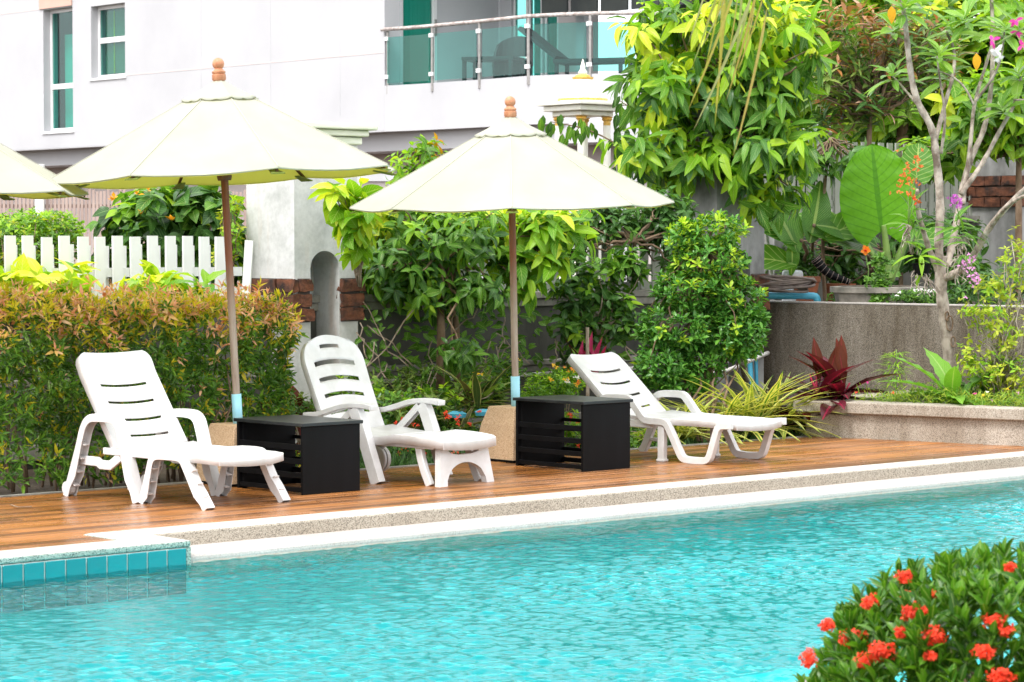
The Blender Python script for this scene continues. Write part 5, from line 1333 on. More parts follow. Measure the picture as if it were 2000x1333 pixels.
for px, py, dy in ((1860, 62, .3), (1765, 20, -.3), (1848, 150, .3), (1835, 110, -.2), (1745, 150, .3), (1940, 60, .5), (1990, 150, .2), (1930, -10, .5), (1962, 60, -.2), (1958, 215, 0), (1885, 40, 0), (1800, 10, .2), (1992, 60, .2), (1745, 60, .4)):
    rosette(lst, PD(px, py, Yp + dy), (random.gauss(0, .2), -.35, 1), 14, .27, (45, 92), .05, 0, .25, spray=.3)
leafset(fp, leaf_tpl(6, .31, 1.05, .22, .35, 0, .8), lst, [LM['plum']], 200)
for px, py in ((1741, 26), (1907, 118)):
    o = obj('old_leaf', joined(leaf_tpl(4, .5, .8, .2, .2), [(PD(px, py - 14, Yp - .5), Vector((.05, 0, -1)), Vector((0, -1, 0)), .15, 0)], 'old_leaf'), PM['deadleaf'], fp, world=True)
# scars on the trunk
b = bmesh.new()
for px, py, r_ in ((1855, 632, .05), (1862, 668, .035), (1850, 618, .03)):
    c = PD(px, py, Yp - .058)
    pts = [c + Vector((r_ * .55 * math.cos(a), -.003 + .012 * math.cos(a) ** 2, r_ * 1.3 * math.sin(a))) for a in [k * math.pi / 6 for k in range(13)]]
    tube(b, pts, .007, 5, cap=False)
obj('bark_scar', b, MD['bark'], fp, world=True, smooth=True)

# ---- orchids on the frangipani
def orchid(label, base, sprays, pm, leaves=True, n=16, r_=.06, size=.02, group='orchids tied to the frangipani', pot=False, roots=True, seed=1, lmat='mid'):
    random.seed(seed)
    th = thing('orchid', base, label, 'orchid', group)
    lst, st = [], []
    for c, rx, rz, cnt in sprays:
        st.append((wobble(base, c, 5, .08, seed), [.005] * 6))
        for k in range(cnt):
            p = c + Vector((random.gauss(0, rx), random.gauss(0, rx * .6), random.gauss(0, rz)))
            rosette(lst, p, (random.gauss(0, .4), -1, random.gauss(0, .4)), 5, size, (50, 90), 0, 0)
    leafset(th, T_PETAL, lst, [pm], 60, name='petal', bulk='petals')
    if st: stems(th, st, MD['stemgreen'], n=5)
    if leaves:
        l2 = []
        for k in range(n): l2.append((base + Vector((random.gauss(0, .04), random.gauss(0, .03), random.uniform(-.05, .15))), Vector((random.gauss(0, 1), random.gauss(0, .5) - .3, random.uniform(-.4, .9))).normalized(), Vector((0, -.4, 1)), random.uniform(.12, .24), 0))
        leafset(th, leaf_tpl(4, .24, .8, .4, .4), l2, [LM[lmat]], n)
    if roots:
        b = bmesh.new()
        for k in range(26):
            q = base + Vector((random.gauss(0, .07), random.gauss(0, .04) - .02, random.uniform(-.26, -.02)))
            tube(b, wobble(base, q, 4, .2, seed * 30 + k), .004, 4)
        obj('roots', b, MD['palebark'], th, world=True, kind='stuff')
    return th
orchid('orange orchid spray beside the giant round leaf', PD(1775, 440, 21.5), [(PD(1775, 350, 21.5), .05, .10, 34), (PD(1790, 318, 21.5), .03, .05, 12), (PD(1782, 385, 21.5), .03, .04, 10)], PM['rust'], seed=61, n=14)
orchid('leafy orchid with pale hanging roots in a small black basket left of the trunk', PD(1800, 520, 21.4), [(PD(1784, 390, 21.4), .008, .02, 3)], PM['red'], seed=62, n=12, lmat='limeg')
orchid('round purple orchid cluster high on the frangipani', PD(1874, 460, 21.5), [(PD(1870, 392, 21.3), .035, .03, 26)], PM['purple'], seed=63, n=18)
orchid('pink-purple orchid flowers drooping right of the forked trunk', PD(1880, 500, 21.2), [(PD(1892, 512, 21.0), .03, .03, 14), (PD(1905, 545, 21.0), .03, .05, 16)], PM['pink'], seed=64, n=10)
bk = tag(obj('orchid_basket', lathe(bmesh.new(), [(.055, 0), (.085, .10), (.09, .10), (.06, 0.0)][:3], 14), MD['black']), 'small black hanging basket holding the leafy orchid', 'basket'); bk.location = PD(1800, 538, 21.4)

# ---- giant-leaved plants on the upper terrace
def bigleaf(parent, p, d, up, s, tpl, mat, name='leaf'):
    me = tpl_mesh(tpl, name); me.materials.append(mat); o = bpy.data.objects.new(name, me); COL.objects.link(o); o.parent = parent
    x, y, z = basis(d, up); M = Matrix(((x.x, y.x, z.x), (x.y, y.y, z.y), (x.z, y.z, z.z)))
    o.rotation_euler = M.to_euler(); o.scale = (s,) * 3; o.location = Vector(p) - root_of(parent).location
    o.modifiers.new('sub', 'SUBSURF').levels = 1; return o
def eleaf(n=18, m=9):
    """rounded heart leaf, wavy rim, ribbed"""
    vs_, fs, uv = [], [], []
    for i in range(n + 1):
        x = i / n
        hw = .43 * math.sin(math.pi * min(1, (x * .965 + .035) ** .80)) ** .52
        for j in range(-m, m + 1):
            a = j / m; rib = .022 * math.cos((x * 9 - abs(a) * 5) * 2 * math.pi) * min(1, abs(a) * 4)
            edge = .018 * math.sin(x * 34 + (3 if a > 0 else 0)) * a * a
            xx = x - .16 * (abs(a) ** 1.3) * (1 - x) ** 2.5
            vs_.append((xx, a * hw, -.10 * x * x + .10 * abs(a) * hw + rib * .8 + edge)); uv.append((x, .5 + a * .5))
    w_ = 2 * m + 1
    for i in range(n):
        for j in range(2 * m): fs.append((i * w_ + j, i * w_ + j + 1, (i + 1) * w_ + j + 1, (i + 1) * w_ + j))
    return np.array(vs_), fs, np.array(uv)
ee = plant('elephant_ear_plant', G(1735, 560, 1.0), 'elephant ear plant with one giant upright round leaf on the upper terrace', 'plant')
ET = eleaf(); Ye = 24.6
bigleaf(ee, PD(1712, 280, Ye) * 1.0, Vector((.04, .15, -1)), Vector((-.12, -1, -.05)), .98, ET, LM['elephant'])
ee.location = PD(1738, 560, Ye); ee.location.z = 1.0
for o in list(ee.children): o.location = PD(1708, 470, Ye) - ee.location
for o in list(ee.children): bpy.data.objects.remove(o)
bigleaf(ee, PD(1722, 452, Ye), Vector((-.10, .10, 1)), Vector((-.10, -1, .12)), .86, ET, LM['elephant'])
bigleaf(ee, PD(1790, 350, Ye + .8), Vector((.10, .3, .9)), Vector((0, -.6, .8)), .40, ET, LM['mid'])
bigleaf(ee, PD(1700, 480, Ye + .4), Vector((-.9, -.1, .35)), Vector((.2, -.5, 1)), .75, ET, LM['banana'])
bigleaf(ee, PD(1780, 470, Ye + .3), Vector((.85, -.1, .1)), Vector((.2, -.5, 1)), .5, ET, LM['mid'])
bigleaf(ee, PD(1650, 440, Ye + .5), Vector((-.95, -.2, .05)), Vector((0, -.5, 1)), .62, ET, LM['mid'])
stems(ee, [(smooth_path([PD(1735, 545, Ye), PD(1733, 500, Ye), PD(1726, 440, Ye)], 2), [.055 - .003 * k for k in range(len(smooth_path([(0, 0, 0)] * 3, 2)))]),
           (smooth_path([PD(1738, 550, Ye), PD(1760, 490, Ye), PD(1775, 455, Ye)], 2), .035), (smooth_path([PD(1730, 545, Ye), PD(1690, 470, Ye), PD(1665, 440, Ye + .3)], 2), .026),
           (smooth_path([PD(1742, 550, Ye), PD(1780, 450, Ye + .6), PD(1790, 370, Ye + .8)], 2), .022)], MD['stemgreen'], n=10)
bn = plant('banana_like_plant', G(1575, 580, 1.0), 'broad paddle-leaved plant leaning over the hose beside the upper terrace post', 'plant')
Yb = 24.8; BT = leaf_tpl(10, .42, .85, .35, .35, .006)
for (px, py), d, s in (((1560, 500), (-.42, -.1, 1), .85), ((1560, 480), (-.75, -.2, .55), .62), ((1590, 440), (1, -.1, -.12), .66), ((1580, 480), (.25, .1, 1), .7), ((1560, 520), (-1, -.2, .28), .75), ((1600, 470), (.8, -.1, .42), .8), ((1545, 470), (.1, -.2, -1), .35)):
    bigleaf(bn, PD(px, py, Yb), Vector(d), Vector((.2, -.8, .6)), s, BT, random.choice((LM['banana'], LM['banana'], LM['mid'])))
stems(bn, [(wobble(G(1590, 590, 1.0), PD(1565, 470, Yb), 5, .03, 3), .02), (wobble(G(1600, 590, 1.0), PD(1590, 440, Yb), 5, .03, 4), .018)], MD['bark'])
bn.location = G(1590, 590, 1.0)
for o in bn.children:
    if o.name.startswith('leaf'): o.location = o.location + G(1575, 580, 1.0) - bn.location
    else: o.location = -bn.location
# striped cut trunk lying over the pot
stp_ = thing('ringed_stem', PD(1625, 540, 24.6), 'dark ringed palm stem lying behind the octagonal concrete pot', 'stem')
p_ = smooth_path([PD(1592, 505, 24.6), PD(1615, 535, 24.6), PD(1660, 552, 24.6)], 3)
obj('stem_body', tube(bmesh.new(), p_, [.055 - .03 * k / len(p_) for k in range(len(p_))], 12), MD['black'], stp_, world=True, smooth=True)
for k in range(1, len(p_) - 1, 2):
    d = (p_[k + 1] - p_[k]).normalized(); obj('ring', tube(bmesh.new(), [p_[k], p_[k] + d * .003], .057 - .03 * k / len(p_), 12), MD['slatbrown'], stp_, world=True)

# ---- pots, pipes, hose, sack on the terrace
pt = thing('octagonal_planter', G(1718, 606, 1.0), 'large old concrete planter behind the retaining wall', 'planter', rz=R(22))
ptY = 23.9; pt.location = Vector(((1716 - 1000) / F * ptY, ptY, 1.0))
b = lathe(bmesh.new(), [(.40, -.0), (.43, .16), (.47, .165), (.47, .215), (.40, .22)], 8); obj('pot_body', b, MD['concrete'], pt)
obj('pot_soil', lathe(bmesh.new(), [(.39, .20), (.39, .226)], 8), MD['soil'], pt)
for px, py, Y, r_, h, m, lab in ((1572, 555, 24.9, .14, .30, 'terracotta', 'dark terracotta pot beside the white sack on the terrace'), (1640, 560, 25.6, .15, .22, 'terracotta', 'bright terracotta pot behind the ringed stem'), (1760, 552, 25.2, .12, .2, 'bluepipe', 'blue plastic pot behind the giant leaf stalk')):
    o = tag(obj('plant_pot', lathe(bmesh.new(), [(r_ * .7, 0), (r_, h * .82), (r_ * 1.1, h * .83), (r_ * 1.1, h), (r_ * .95, h)], 18), MD[m], smooth=True, angle=35), lab, 'pot', 'pots on the upper terrace'); p = PD(px, 480, Y); o.location = (p.x, p.y, 1.0)
sk = tag(obj('sack', nbox(-.10, .10, -.06, .06, 0, .36), MD['bag']), 'white sack with blue print standing by the grey post', 'sack'); sk.location = PD(1548, 480, 24.9); sk.location.z = 1.0; bevel(sk, .03, 3)
b = bmesh.new(); rr = random.Random(4)
for k in range(9):
    x, z = rr.uniform(-.06, .05), .12 + k * .02; box(b, x, x + rr.uniform(.02, .05), -.0635, -.061, z, z + .013)
obj('print', b, MD['blueprint'], sk)
pipe('blue_pipe', [PD(1440, 578, 24.0), PD(1540, 578, 24.0), PD(1585, 578, 24.0), PD(1597, 580, 24.0), PD(1597, 615, 24.0)], .034, MD['bluepipe'], 'blue pipe with an elbow lying along the top of the retaining wall', n=12)
pipe('blue_pipe', [PD(1464, 600, 23.6), PD(1464, 700, 23.6), G(1472, 820)], .024, MD['bluepipe'], 'upright blue pipe nearest the round clipped shrub', n=12)
pipe('blue_pipe', [PD(1476, 610, 23.7), PD(1476, 700, 23.7), G(1480, 818)], .018, MD['bluepipe'], 'slimmer upright blue pipe against the retaining wall corner', n=12)
pipe('drain_pipe', [PD(1487, 390, 24.9), PD(1500, 480, 24.9), PD(1512, 575, 24.9)], .02, MD['whitepipe'], 'slanting white pipe on the weathered post beside the paddle-leaved plant', n=10)
hz = []; rr = random.Random(9)
c0 = PD(1535, 572, 23.85)
for k in range(150):
    a = k * .34; hz.append(c0 + Vector((.24 * math.cos(a) + .04 * math.sin(a * .37), .10 * math.sin(a) + .02, .055 + .05 * math.sin(a * .73 + 1) + .06 * (math.sin(a * .21)) ** 2)))
tag(obj('garden_hose', tube(bmesh.new(), smooth_path(hz, 1), .013, 6), MD['hose'], smooth=True), 'brown coiled hose heaped on top of the retaining wall', 'hose')

# ---- flowers on the terrace
hb = plant('hibiscus', PD(1690, 520, 24.0), 'single orange hibiscus flower on a leafy stalk before the giant leaf', 'flower'); hb.location.z = 1.2
random.seed(71); lst = []
rosette(lst, PD(1690, 490, 24.0), (-.2, -1, .25), 5, .062, (60, 66), 0, 0, .05, spray=0); leafset(hb, leaf_tpl(3, .9, 1.1, .15, .1), lst, [PM['orange']], 5, name='petal')
obj('flower_heart', lathe(bmesh.new(), [(.010, 0), (.014, .01), (.004, .03)], 8, Matrix.Translation(PD(1690, 490, 23.98)) @ Matrix.Rotation(R(75), 4, 'X')), PM['red'], hb, world=True)
lst = []
for k in range(70): rosette(lst, PD(random.gauss(1720, 12), random.uniform(500, 590), 23.5), (random.gauss(0, .4), -.6, .6), 4, .05, (40, 80), .1, 0)
leafset(hb, T_HEART, lst, [LM['mid']], 80); stems(hb, [(wobble(PD(1700, 560, 24), PD(1690, 494, 24), 4, .05, 2), .006)], MD['stemgreen'])
wf = plant('white_flowered_plant', PD(1800, 585, 23.2), 'low dark green plant with white flowers on top of the retaining wall', 'plant'); wf.location.z = 1.0
crown(wf, [(1795, 580, 23.3, 48, 14, .2)], 260, 6, .035, T_SMALLR, [LM['mid'], LM['dark']], (1, 1), 40, seed=72)
lst = []
for px, py in ((1757, 572), (1752, 578), (1786, 568), (1792, 566), (1800, 566), (1806, 567), (1812, 568), (1818, 569), (1826, 567)): rosette(lst, PD(px, py, 23.05), (0, -1, .8), 5, .022, (60, 85), 0, 0)
leafset(wf, T_PETAL, lst, [PM['white']], 45, name='petal')
dk = plant('dark_terrace_plants', PD(1900, 560, 24.5), 'dark mass of low leafy plants on the terrace behind the trunk', 'plants'); dk.location.z = 1.0
crown(dk, [(1900, 570, 24.5, 60, 30, .3), (1960, 560, 24.5, 60, 40, .3), (1850, 585, 24.4, 40, 16, .2), (1650, 585, 24.8, 50, 16, .2), (1560, 520, 25.5, 60, 40, .2)], 200, 6, .09, T_LANCE, [LM['dark'], LM['mid']], (3, 1), 60, seed=73)

tree('added_shade_shrub', 'dark leafy shrub added to stand in for deep shade before the terrace fence', [PD(1760, 480, 25.6) - Vector((0, 0, .6)), PD(1760, 500, 25.6)], .03, MD['bark'],
     [(1530, 500, 25.8, 60, 70, .3), (1640, 500, 25.8, 60, 60, .3), (1800, 480, 25.6, 70, 70, .3), (1860, 470, 25.8, 60, 60, .3), (1900, 540, 25.4, 60, 40, .3), (1690, 560, 25.8, 60, 30, .3)], 300, 6, .15, leaf_tpl(5, .4, .85, .4, .3, .004, .8), [LM['dark'], LM['mid']], (5, 1.3), 120, droop=.35, seed=54, shell=.2, cat='shrub')  # dark leaves added in place of the deep shade on the terrace
tree('added_dark_foliage', 'deep green foliage added to darken the gaps of the terrace fence', [PD(1720, 480, 33) - Vector((0, 0, .6)), PD(1720, 400, 33)], .06, MD['bark'],
     [(1600, 350, 33, 90, 90, .6), (1750, 360, 33, 110, 90, .6), (1880, 350, 33, 90, 90, .6), (1450, 330, 33, 90, 90, .6)], 260, 6, .28, T_BROAD, [LM['dark'], LM['mid']], (4, 1), 60, droop=.4, seed=55, shell=.2)  # added behind the fence so that its gaps read dark

# ---- raised bed planting
def bedpt(u_, w_): q = A_ + dr * u_ + inn * w_; return Vector((q.x, q.y, .26))
gc = bmesh.new(); random.seed(81); lst = []
for k in range(12000):
    u_ = random.uniform(.32, 5.2); w_ = random.uniform(.16, 1.5) if random.random() < .6 else random.uniform(.16, .5)
    if u_ < .55 and random.random() < .6: continue
    h = .07 + .09 * (mnoise.noise(Vector((u_ * 2.2, w_ * 2.2, 0))) + .6); p = bedpt(u_, w_) + Vector((0, 0, random.uniform(0, h)))
    lst.append((p, Vector((random.gauss(0, .8), random.gauss(0, .8), random.uniform(.2, 1.2))).normalized(), Vector((random.gauss(0, .4), -.4, 1)), random.uniform(.045, .085), 0 if random.random() < .8 else 1))
cov = obj('ground_cover', joined(T_NEEDLE if False else leaf_tpl(2, .16, .6, .3, .2), [q for q in lst if q[4] == 0], 'ground_cover'), LM['cover'], kind='stuff')
cov2 = obj('ground_cover', joined(leaf_tpl(2, .2, .6, .3, .2), [q for q in lst if q[4] == 1], 'ground_cover'), LM['mid'], kind='stuff')
for px, py, c, lab in ((1672, 768, 'red', 'red portulaca flower at the left of the raised bed'), (1695, 748, 'magenta', 'magenta flower beside the maroon cordyline'), (1745, 768, 'red', 'small red flower left of the birds nest fern'), (1904, 770, 'magenta', 'magenta flower right of the frangipani trunk'), (1938, 782, 'pink', 'pink portulaca flower near the rim of the raised bed'), (1988, 768, 'pink', 'pale pink flower at the right edge of the bed'), (1928, 767, 'white', 'tiny white flower in the ground cover'), (1968, 760, 'yellow', 'yellow flower at the right end of the bed'), (1920, 773, 'yellow', 'small yellow flower beside the magenta one')):
    Yq = 21.1 if px < 1800 else 20.9; th = thing('bedding_flower', PD(px, py + 3, Yq), lab, 'flower', 'small flowers in the raised bed'); lst = []
    rosette(lst, PD(px, py, Yq), (0, -.8, 1), 5, .020, (55, 80), 0, 0); leafset(th, T_PETAL, lst, [PM[c]], 5, name='petal')
def clump(name, label, base, n, L, tpl, mats, wts, elev=(20, 80), cat='plant', group=None, seed=1, n_ind=60, spread=.05, jit=.25, az=None, up=(0, 0, 1)):
    random.seed(seed); th = plant(name, base, label, cat, group); lst = []
    for k in range(n):
        a = random.uniform(0, 6.283) if az is None else random.uniform(*az); e = R(random.uniform(*elev)); d = Vector((math.cos(a) * math.cos(e), math.sin(a) * math.cos(e), math.sin(e)))
        lst.append((base + Vector((random.gauss(0, spread), random.gauss(0, spread), random.uniform(0, .02))), d, up, L * random.uniform(1 - jit, 1 + jit), random.choices(range(len(mats)), wts)[0]))
    leafset(th, tpl, lst, mats, n_ind); return th
p = bedpt(.30, .62); cy = G(1625, 786, .26)
CT = leaf_tpl(7, .30, 1.25, .45, .35, .004)
for k, (bx, by, L, n, lab) in enumerate(((1600, 790, .50, 13, 'maroon cordyline with an upright red-brown leaf at the left corner of the raised bed'), (1640, 785, .52, 12, 'maroon cordyline with bright red stems, right one of the pair'))):
    base = PD(bx, by, 21.75); base.z = .26
    th = clump('cordyline', lab, base, n, L, CT, [LM['cord']], (1,), (5, 75), group='maroon cordylines', seed=82 + k, spread=.03)
    lst = [(base + Vector((.0, -.02, .16)), Vector((-.1 + .15 * k, -.1, 1)), Vector((.1, -1, .1)), L * .80, 0), (base + Vector((.04, -.03, .14)), Vector((.35 - .5 * k, -.1, 1)), Vector((.1, -1, .1)), L * .8, 0)]
    leafset(th, leaf_tpl(7, .24, 1.1, .2, .5, .004), lst, [LM['cordred']], 2)
    stems(th, [(wobble(base + Vector((random.gauss(0, .02), random.gauss(0, .02), -.02)), base + Vector((random.gauss(0, .07), -.03, random.uniform(.16, .28))), 4, .03, q), .008) for q in range(5)], pmat('red_stalk', (.42, .015, .06), None, rough=.4))
for k in range(2):
    base = PD(1575 + 70 * k, 800, 21.5); base.z = .1 if k == 0 else .25
    clump('cordyline', ('dark drooping cordyline leaves left of the raised bed corner', 'low dark purple cordyline leaves behind the bed rim')[k], base, 8, .42, CT, [LM['cord']], (1,), (-5, 40), group='maroon cordylines', seed=90 + k)
fb = PD(1858, 790, 21.2); fb.z = .27
clump('birds_nest_fern', 'birds nest fern with broad wavy bright fronds at the foot of the frangipani', fb, 14, .50, leaf_tpl(12, .32, 1.0, .6, .3, .016), [LM['fern']], (1,), (15, 75), cat='fern', seed=84, spread=.03)
clump('taro_like_plant', 'dark green broad-leaved plant just right of the frangipani trunk', Vector((fb.x + .28, fb.y + .25, .27)), 9, .33, T_BROAD, [LM['mid'], LM['dark']], (1, 1), (10, 70), seed=85)
cs = PD(1750, 770, 21.9); cs.z = .27
co = plant('cosmos_plant', cs, 'feathery light green plant standing against the retaining wall', 'plant'); random.seed(86); lst = []
for k in range(300):
    h = random.random() ** .7 * .42; a = random.uniform(0, 6.28); r_ = .16 * (1 - abs(h / .42 - .5)); p = cs + Vector((r_ * random.random() * math.cos(a), r_ * random.random() * math.sin(a), h))
    lst.append((p, Vector((math.cos(a), math.sin(a), random.uniform(-.2, .5))), Vector((0, 0, 1)), random.uniform(.05, .11), 0))
leafset(co, leaf_tpl(3, .14, .6, .3, .2), lst, [LM['limeg']], 50); stems(co, [(wobble(cs, cs + Vector((0, 0, .44)), 5, .03, 1), .005)], MD['stemgreen'])
# airy shrub at the right edge
sb = PD(1960, 790, 21.4); sb.z = .26
ry = plant('airy_shrub', sb, 'airy shrub of thin pale twigs and small yellow-green leaves at the right edge', 'shrub')
random.seed(87)
pts = crown(ry, [(1930, 720, 21.3, 60, 50, .3), (1970, 640, 21.3, 60, 60, .3), (1985, 520, 21.3, 40, 70, .25), (1920, 610, 21.2, 50, 40, .2), (1890, 700, 21.2, 30, 50, .2), (1985, 740, 21.2, 50, 50, .3), (1940, 560, 21.3, 40, 30, .2)], 380, 5, .058, leaf_tpl(3, .5, .9, .2, .25), [LM['shrubY'], LM['limeg']], (4, 2), 300, seed=87, shell=.1, base=sb, r0=.006, bmat=MD['palebark'], nb=80)

# ---- striped spider plants at the deck edge
SP = leaf_tpl(8, .075, .5, .8, .5, 0, .5)
for k, (px, py, n, L, lab) in enumerate(((1330, 872, 60, .50, 'striped spider plant behind the right lounger seat'), (1400, 866, 80, .50, 'striped spider plant seen through the right lounger legs'), (1465, 862, 110, .60, 'striped spider plant right of the lounger arm'), (1520, 860, 90, .58, 'striped spider plant nearest the raised bed'), (1290, 872, 50, .38, 'striped spider plant beside the right black table'))):
    base = W(ST(px, 14.62), 14.62, 0)
    clump('spider_plant', lab, base, n, L, SP, [LM['variegy'], LM['varieg']], (3, 1.4), (28, 80), group='striped spider plants along the deck', seed=100 + k, n_ind=n, spread=.05)
# understory plants between deck and wall
def bed_plant(px, t_): return W(ST(px, t_), t_, 0)
for k, (px, t_, n, L, m, lab) in enumerate(((545, 14.75, 22, .30, 'bromel', 'striped strap-leaved plant behind the left black table'), (575, 14.8, 8, .34, 'cordred', 'red-brown broad leaves behind the left black table'), (800, 15.1, 26, .34, 'bromel', 'dark striped strap-leaved plant right of the middle lounger back'), (885, 15.0, 26, .34, 'bromel', 'drooping striped strap plant above the red flowers'), (930, 15.3, 34, .42, 'bromel', 'tall tufted strap plant left of the right umbrella pole'), (850, 15.4, 20, .30, 'bromel', 'strap plant between the tree trunks'), (1065, 14.9, 18, .22, 'bromel', 'small yellow-striped bromeliad under the white and yellow flowers'), (960, 14.9, 16, .26, 'varieg', 'striped plant beside the right granite base'))):
    b0 = bed_plant(px, t_); b0.z = (.0, .0, .15, .12, .28, .2, .12, .0)[k]
    clump('strap_leaved_plant', lab, b0, n, L, leaf_tpl(6, .17, .8, .5, .4), [LM[m], LM['olive']] if m == 'bromel' else [LM[m]], (3, 1) if m == 'bromel' else (1,), (15, 80), group='strap-leaved plants in the bed', seed=120 + k, n_ind=n)
st_ = bed_plant(578, 14.9); th = clump('strap_leaved_plant', 'upright red-brown leaf left of the middle lounger back', st_ + Vector((0, 0, .12)), 3, .42, CT, [LM['cordred']], (1,), (65, 88), seed=131, group='strap-leaved plants in the bed')
for k, (px, py) in enumerate(((1132, 700), (1168, 700))):
    b0 = PD(px + (1148 - px) * .4, 760, 21.6); clump('magenta_cordyline', ('magenta pointed leaves left of the grey stake', 'magenta pointed leaves right of the grey stake')[k], Vector((b0.x, b0.y, .45)), 6, .36, leaf_tpl(5, .16, .9, .1, .3), [LM['pinkspike'], LM['cord']], (2, 1), (50, 85), seed=140 + k, group='magenta cordylines')
# low flowering bushes
def flowerbush(label, blobs, ncl, L, pmats, flowers, seed, base, mats=('mid', 'dark'), fsize=.02, n_ind=60, nfl=8, name='flowering_bush', fr=.03):
    th = plant(name, base, label, 'flowering bush', 'low flowering bushes in the bed')
    crown(th, blobs, ncl, 6, L, T_SMALLR, [LM[m] for m in mats], (1,) * len(mats), n_ind, seed=seed, shell=.3, base=base, r0=.005, nb=20, bmat=MD['twig'])
    random.seed(seed + 1); by = {}
    for (px, py, Y) in flowers:
        c = random.choice(pmats); l_ = by.setdefault(c, [])
        for q in range(nfl): rosette(l_, PD(px, py, Y) + Vector((random.gauss(0, fr), random.gauss(0, fr), random.gauss(0, fr * .6))), (random.gauss(0, .4), -.7, .8), 4, fsize, (50, 85), 0, 0)
    for c, l_ in by.items(): leafset(th, T_PETAL, l_, [PM[c]], 30, name='petal', bulk='petals')
    return th
Yr = 19.55; random.seed(150)
def rnd(n, x0, x1, y0, y1, Y): return [(random.uniform(x0, x1), random.uniform(y0, y1), Y) for _ in range(n)]
flowerbush('low bush dotted with red flowers behind the middle lounger foot end', [(800, 880, 19.3, 50, 30, .15), (870, 875, 19.5, 50, 30, .15), (950, 850, 19.9, 60, 36, .2), (850, 840, 19.7, 70, 24, .15)], 330, .045, ['red'], rnd(34, 770, 990, 800, 900, 19.25), 151, bed_plant(870, 14.6), fsize=.016, nfl=4, fr=.012)
flowerbush('low bush with orange-red flowers seen through the right black table', [(1080, 830, 19.9, 70, 36, .18), (1150, 850, 20.1, 70, 30, .15), (1230, 860, 20.4, 50, 26, .15)], 260, .05, ['red', 'orange'], rnd(16, 1090, 1160, 800, 880, 19.75), 152, bed_plant(1100, 14.65), mats=('mid', 'limeg'), fsize=.018, nfl=4, fr=.012)
flowerbush('bush with yellow and white flowers behind the right lounger backrest', [(1080, 760, 20.7, 62, 34, .25), (1040, 780, 20.5, 40, 26, .2), (1110, 745, 20.8, 40, 26, .2)], 380, .045, ['yellow', 'white', 'orange'], [(1084, 716, 20.4), (1110, 720, 20.4), (1118, 722, 20.4), (1072, 742, 20.4), (1104, 742, 20.4), (1130, 748, 20.4), (1124, 752, 20.4), (1128, 737, 20.4), (1105, 745, 20.4)], 153, bed_plant(1080, 15.2), mats=('mid', 'limeg'), fsize=.02, nfl=4, fr=.015)
flowerbush('pale small-leaved bush behind the middle lounger armrest', [(790, 760, 20.5, 50, 30, .2), (880, 800, 20.3, 80, 30, .2), (830, 730, 20.9, 60, 26, .2)], 300, .04, ['yellow'], [(714 + 214, 728, 20.2)], 154, bed_plant(820, 15.3), mats=('olive', 'mid'), nfl=3)
flowerbush('leafy low plants under the left black table and beside the lounger wheels', [(520, 800, 18.6, 60, 26, .15), (600, 800, 18.8, 60, 26, .15), (700, 830, 19.0, 60, 30, .15), (660, 870, 18.9, 60, 26, .15)], 260, .06, ['yellow', 'red'], [(735, 840, 18.8)], 155, bed_plant(620, 14.6), mats=('dark', 'mid', 'olive'))
flowerbush('mixed dark leafy plants between the middle lounger and the mossy wall', [(760, 800, 19.6, 70, 34, .2), (840, 790, 19.9, 70, 34, .2), (930, 770, 20.4, 60, 40, .2), (690, 760, 20.0, 50, 40, .2), (980, 730, 21, 50, 34, .2)], 330, .075, ['yellow'], [(716, 770, 19.7), (1004, 700, 20.7)], 156, bed_plant(830, 15.2), mats=('mid', 'dark', 'olive', 'limeg'), nfl=2)
random.seed(160); lst = []
for k in range(5000):
    px = random.uniform(600, 1570); t_ = random.uniform(14.35, 16.3); p = W(ST(px, t_), t_, -.06)
    lst.append((p, Vector((random.gauss(0, .5), random.gauss(0, .5), 1)).normalized(), Vector((0, -1, .3)), random.uniform(.06, .16), 0 if random.random() < .5 else 1))
obj('bed_grass', joined(leaf_tpl(3, .12, .6, .3, .2), lst, 'bed_grass'), LM['dark'], kind='stuff')
random.seed(161); lst = []
for k in range(420):
    px = random.uniform(700, 1260); p = PD(px, random.uniform(600, 760), YT(px, 16.2)); lst.append((p, Vector((random.gauss(0, .7), random.gauss(0, .3) - .3, random.uniform(-.6, .6))).normalized(), Vector((0, -1, .5)), random.uniform(.06, .12), 0))
cl = plant('wall_creeper', W(ST(980, 16.4), 16.4, .0), 'thin creeper leaves scattered on the mossy wall behind the trees', 'creeper')
leafset(cl, leaf_tpl(4, .5, .8, .3, .3), lst, [LM['mid']], 120)
b = bmesh.new(); rr = random.Random(12)
for k in range(26):
    px = rr.uniform(700, 1300); a = W(ST(px, 16.0), 16.0, rr.uniform(.2, .8)); tube(b, wobble(a, a + Vector((rr.uniform(-.4, .4), rr.uniform(-.2, .2), rr.uniform(.2, .6))), 6, .1, k), .006, 4)
obj('bare_twigs', b, MD['twig'], cl, world=True, kind='stuff')
# blue things in the bed
for k, (px, py, lab) in enumerate(((892, 816, 'scrap of bright blue plastic in the bed, left one'), (945, 812, 'scrap of turquoise plastic in the bed beside the granite base'))):
    o = tag(obj('plastic_scrap', lathe(bmesh.new(), [(.05, 0), (.06, .03), (.03, .05)], 7), MD['bluepipe']), lab, 'litter', 'blue scraps in the bed'); o.location = PD(px, py, 19.7); o.scale = (1.3, 1, 1)

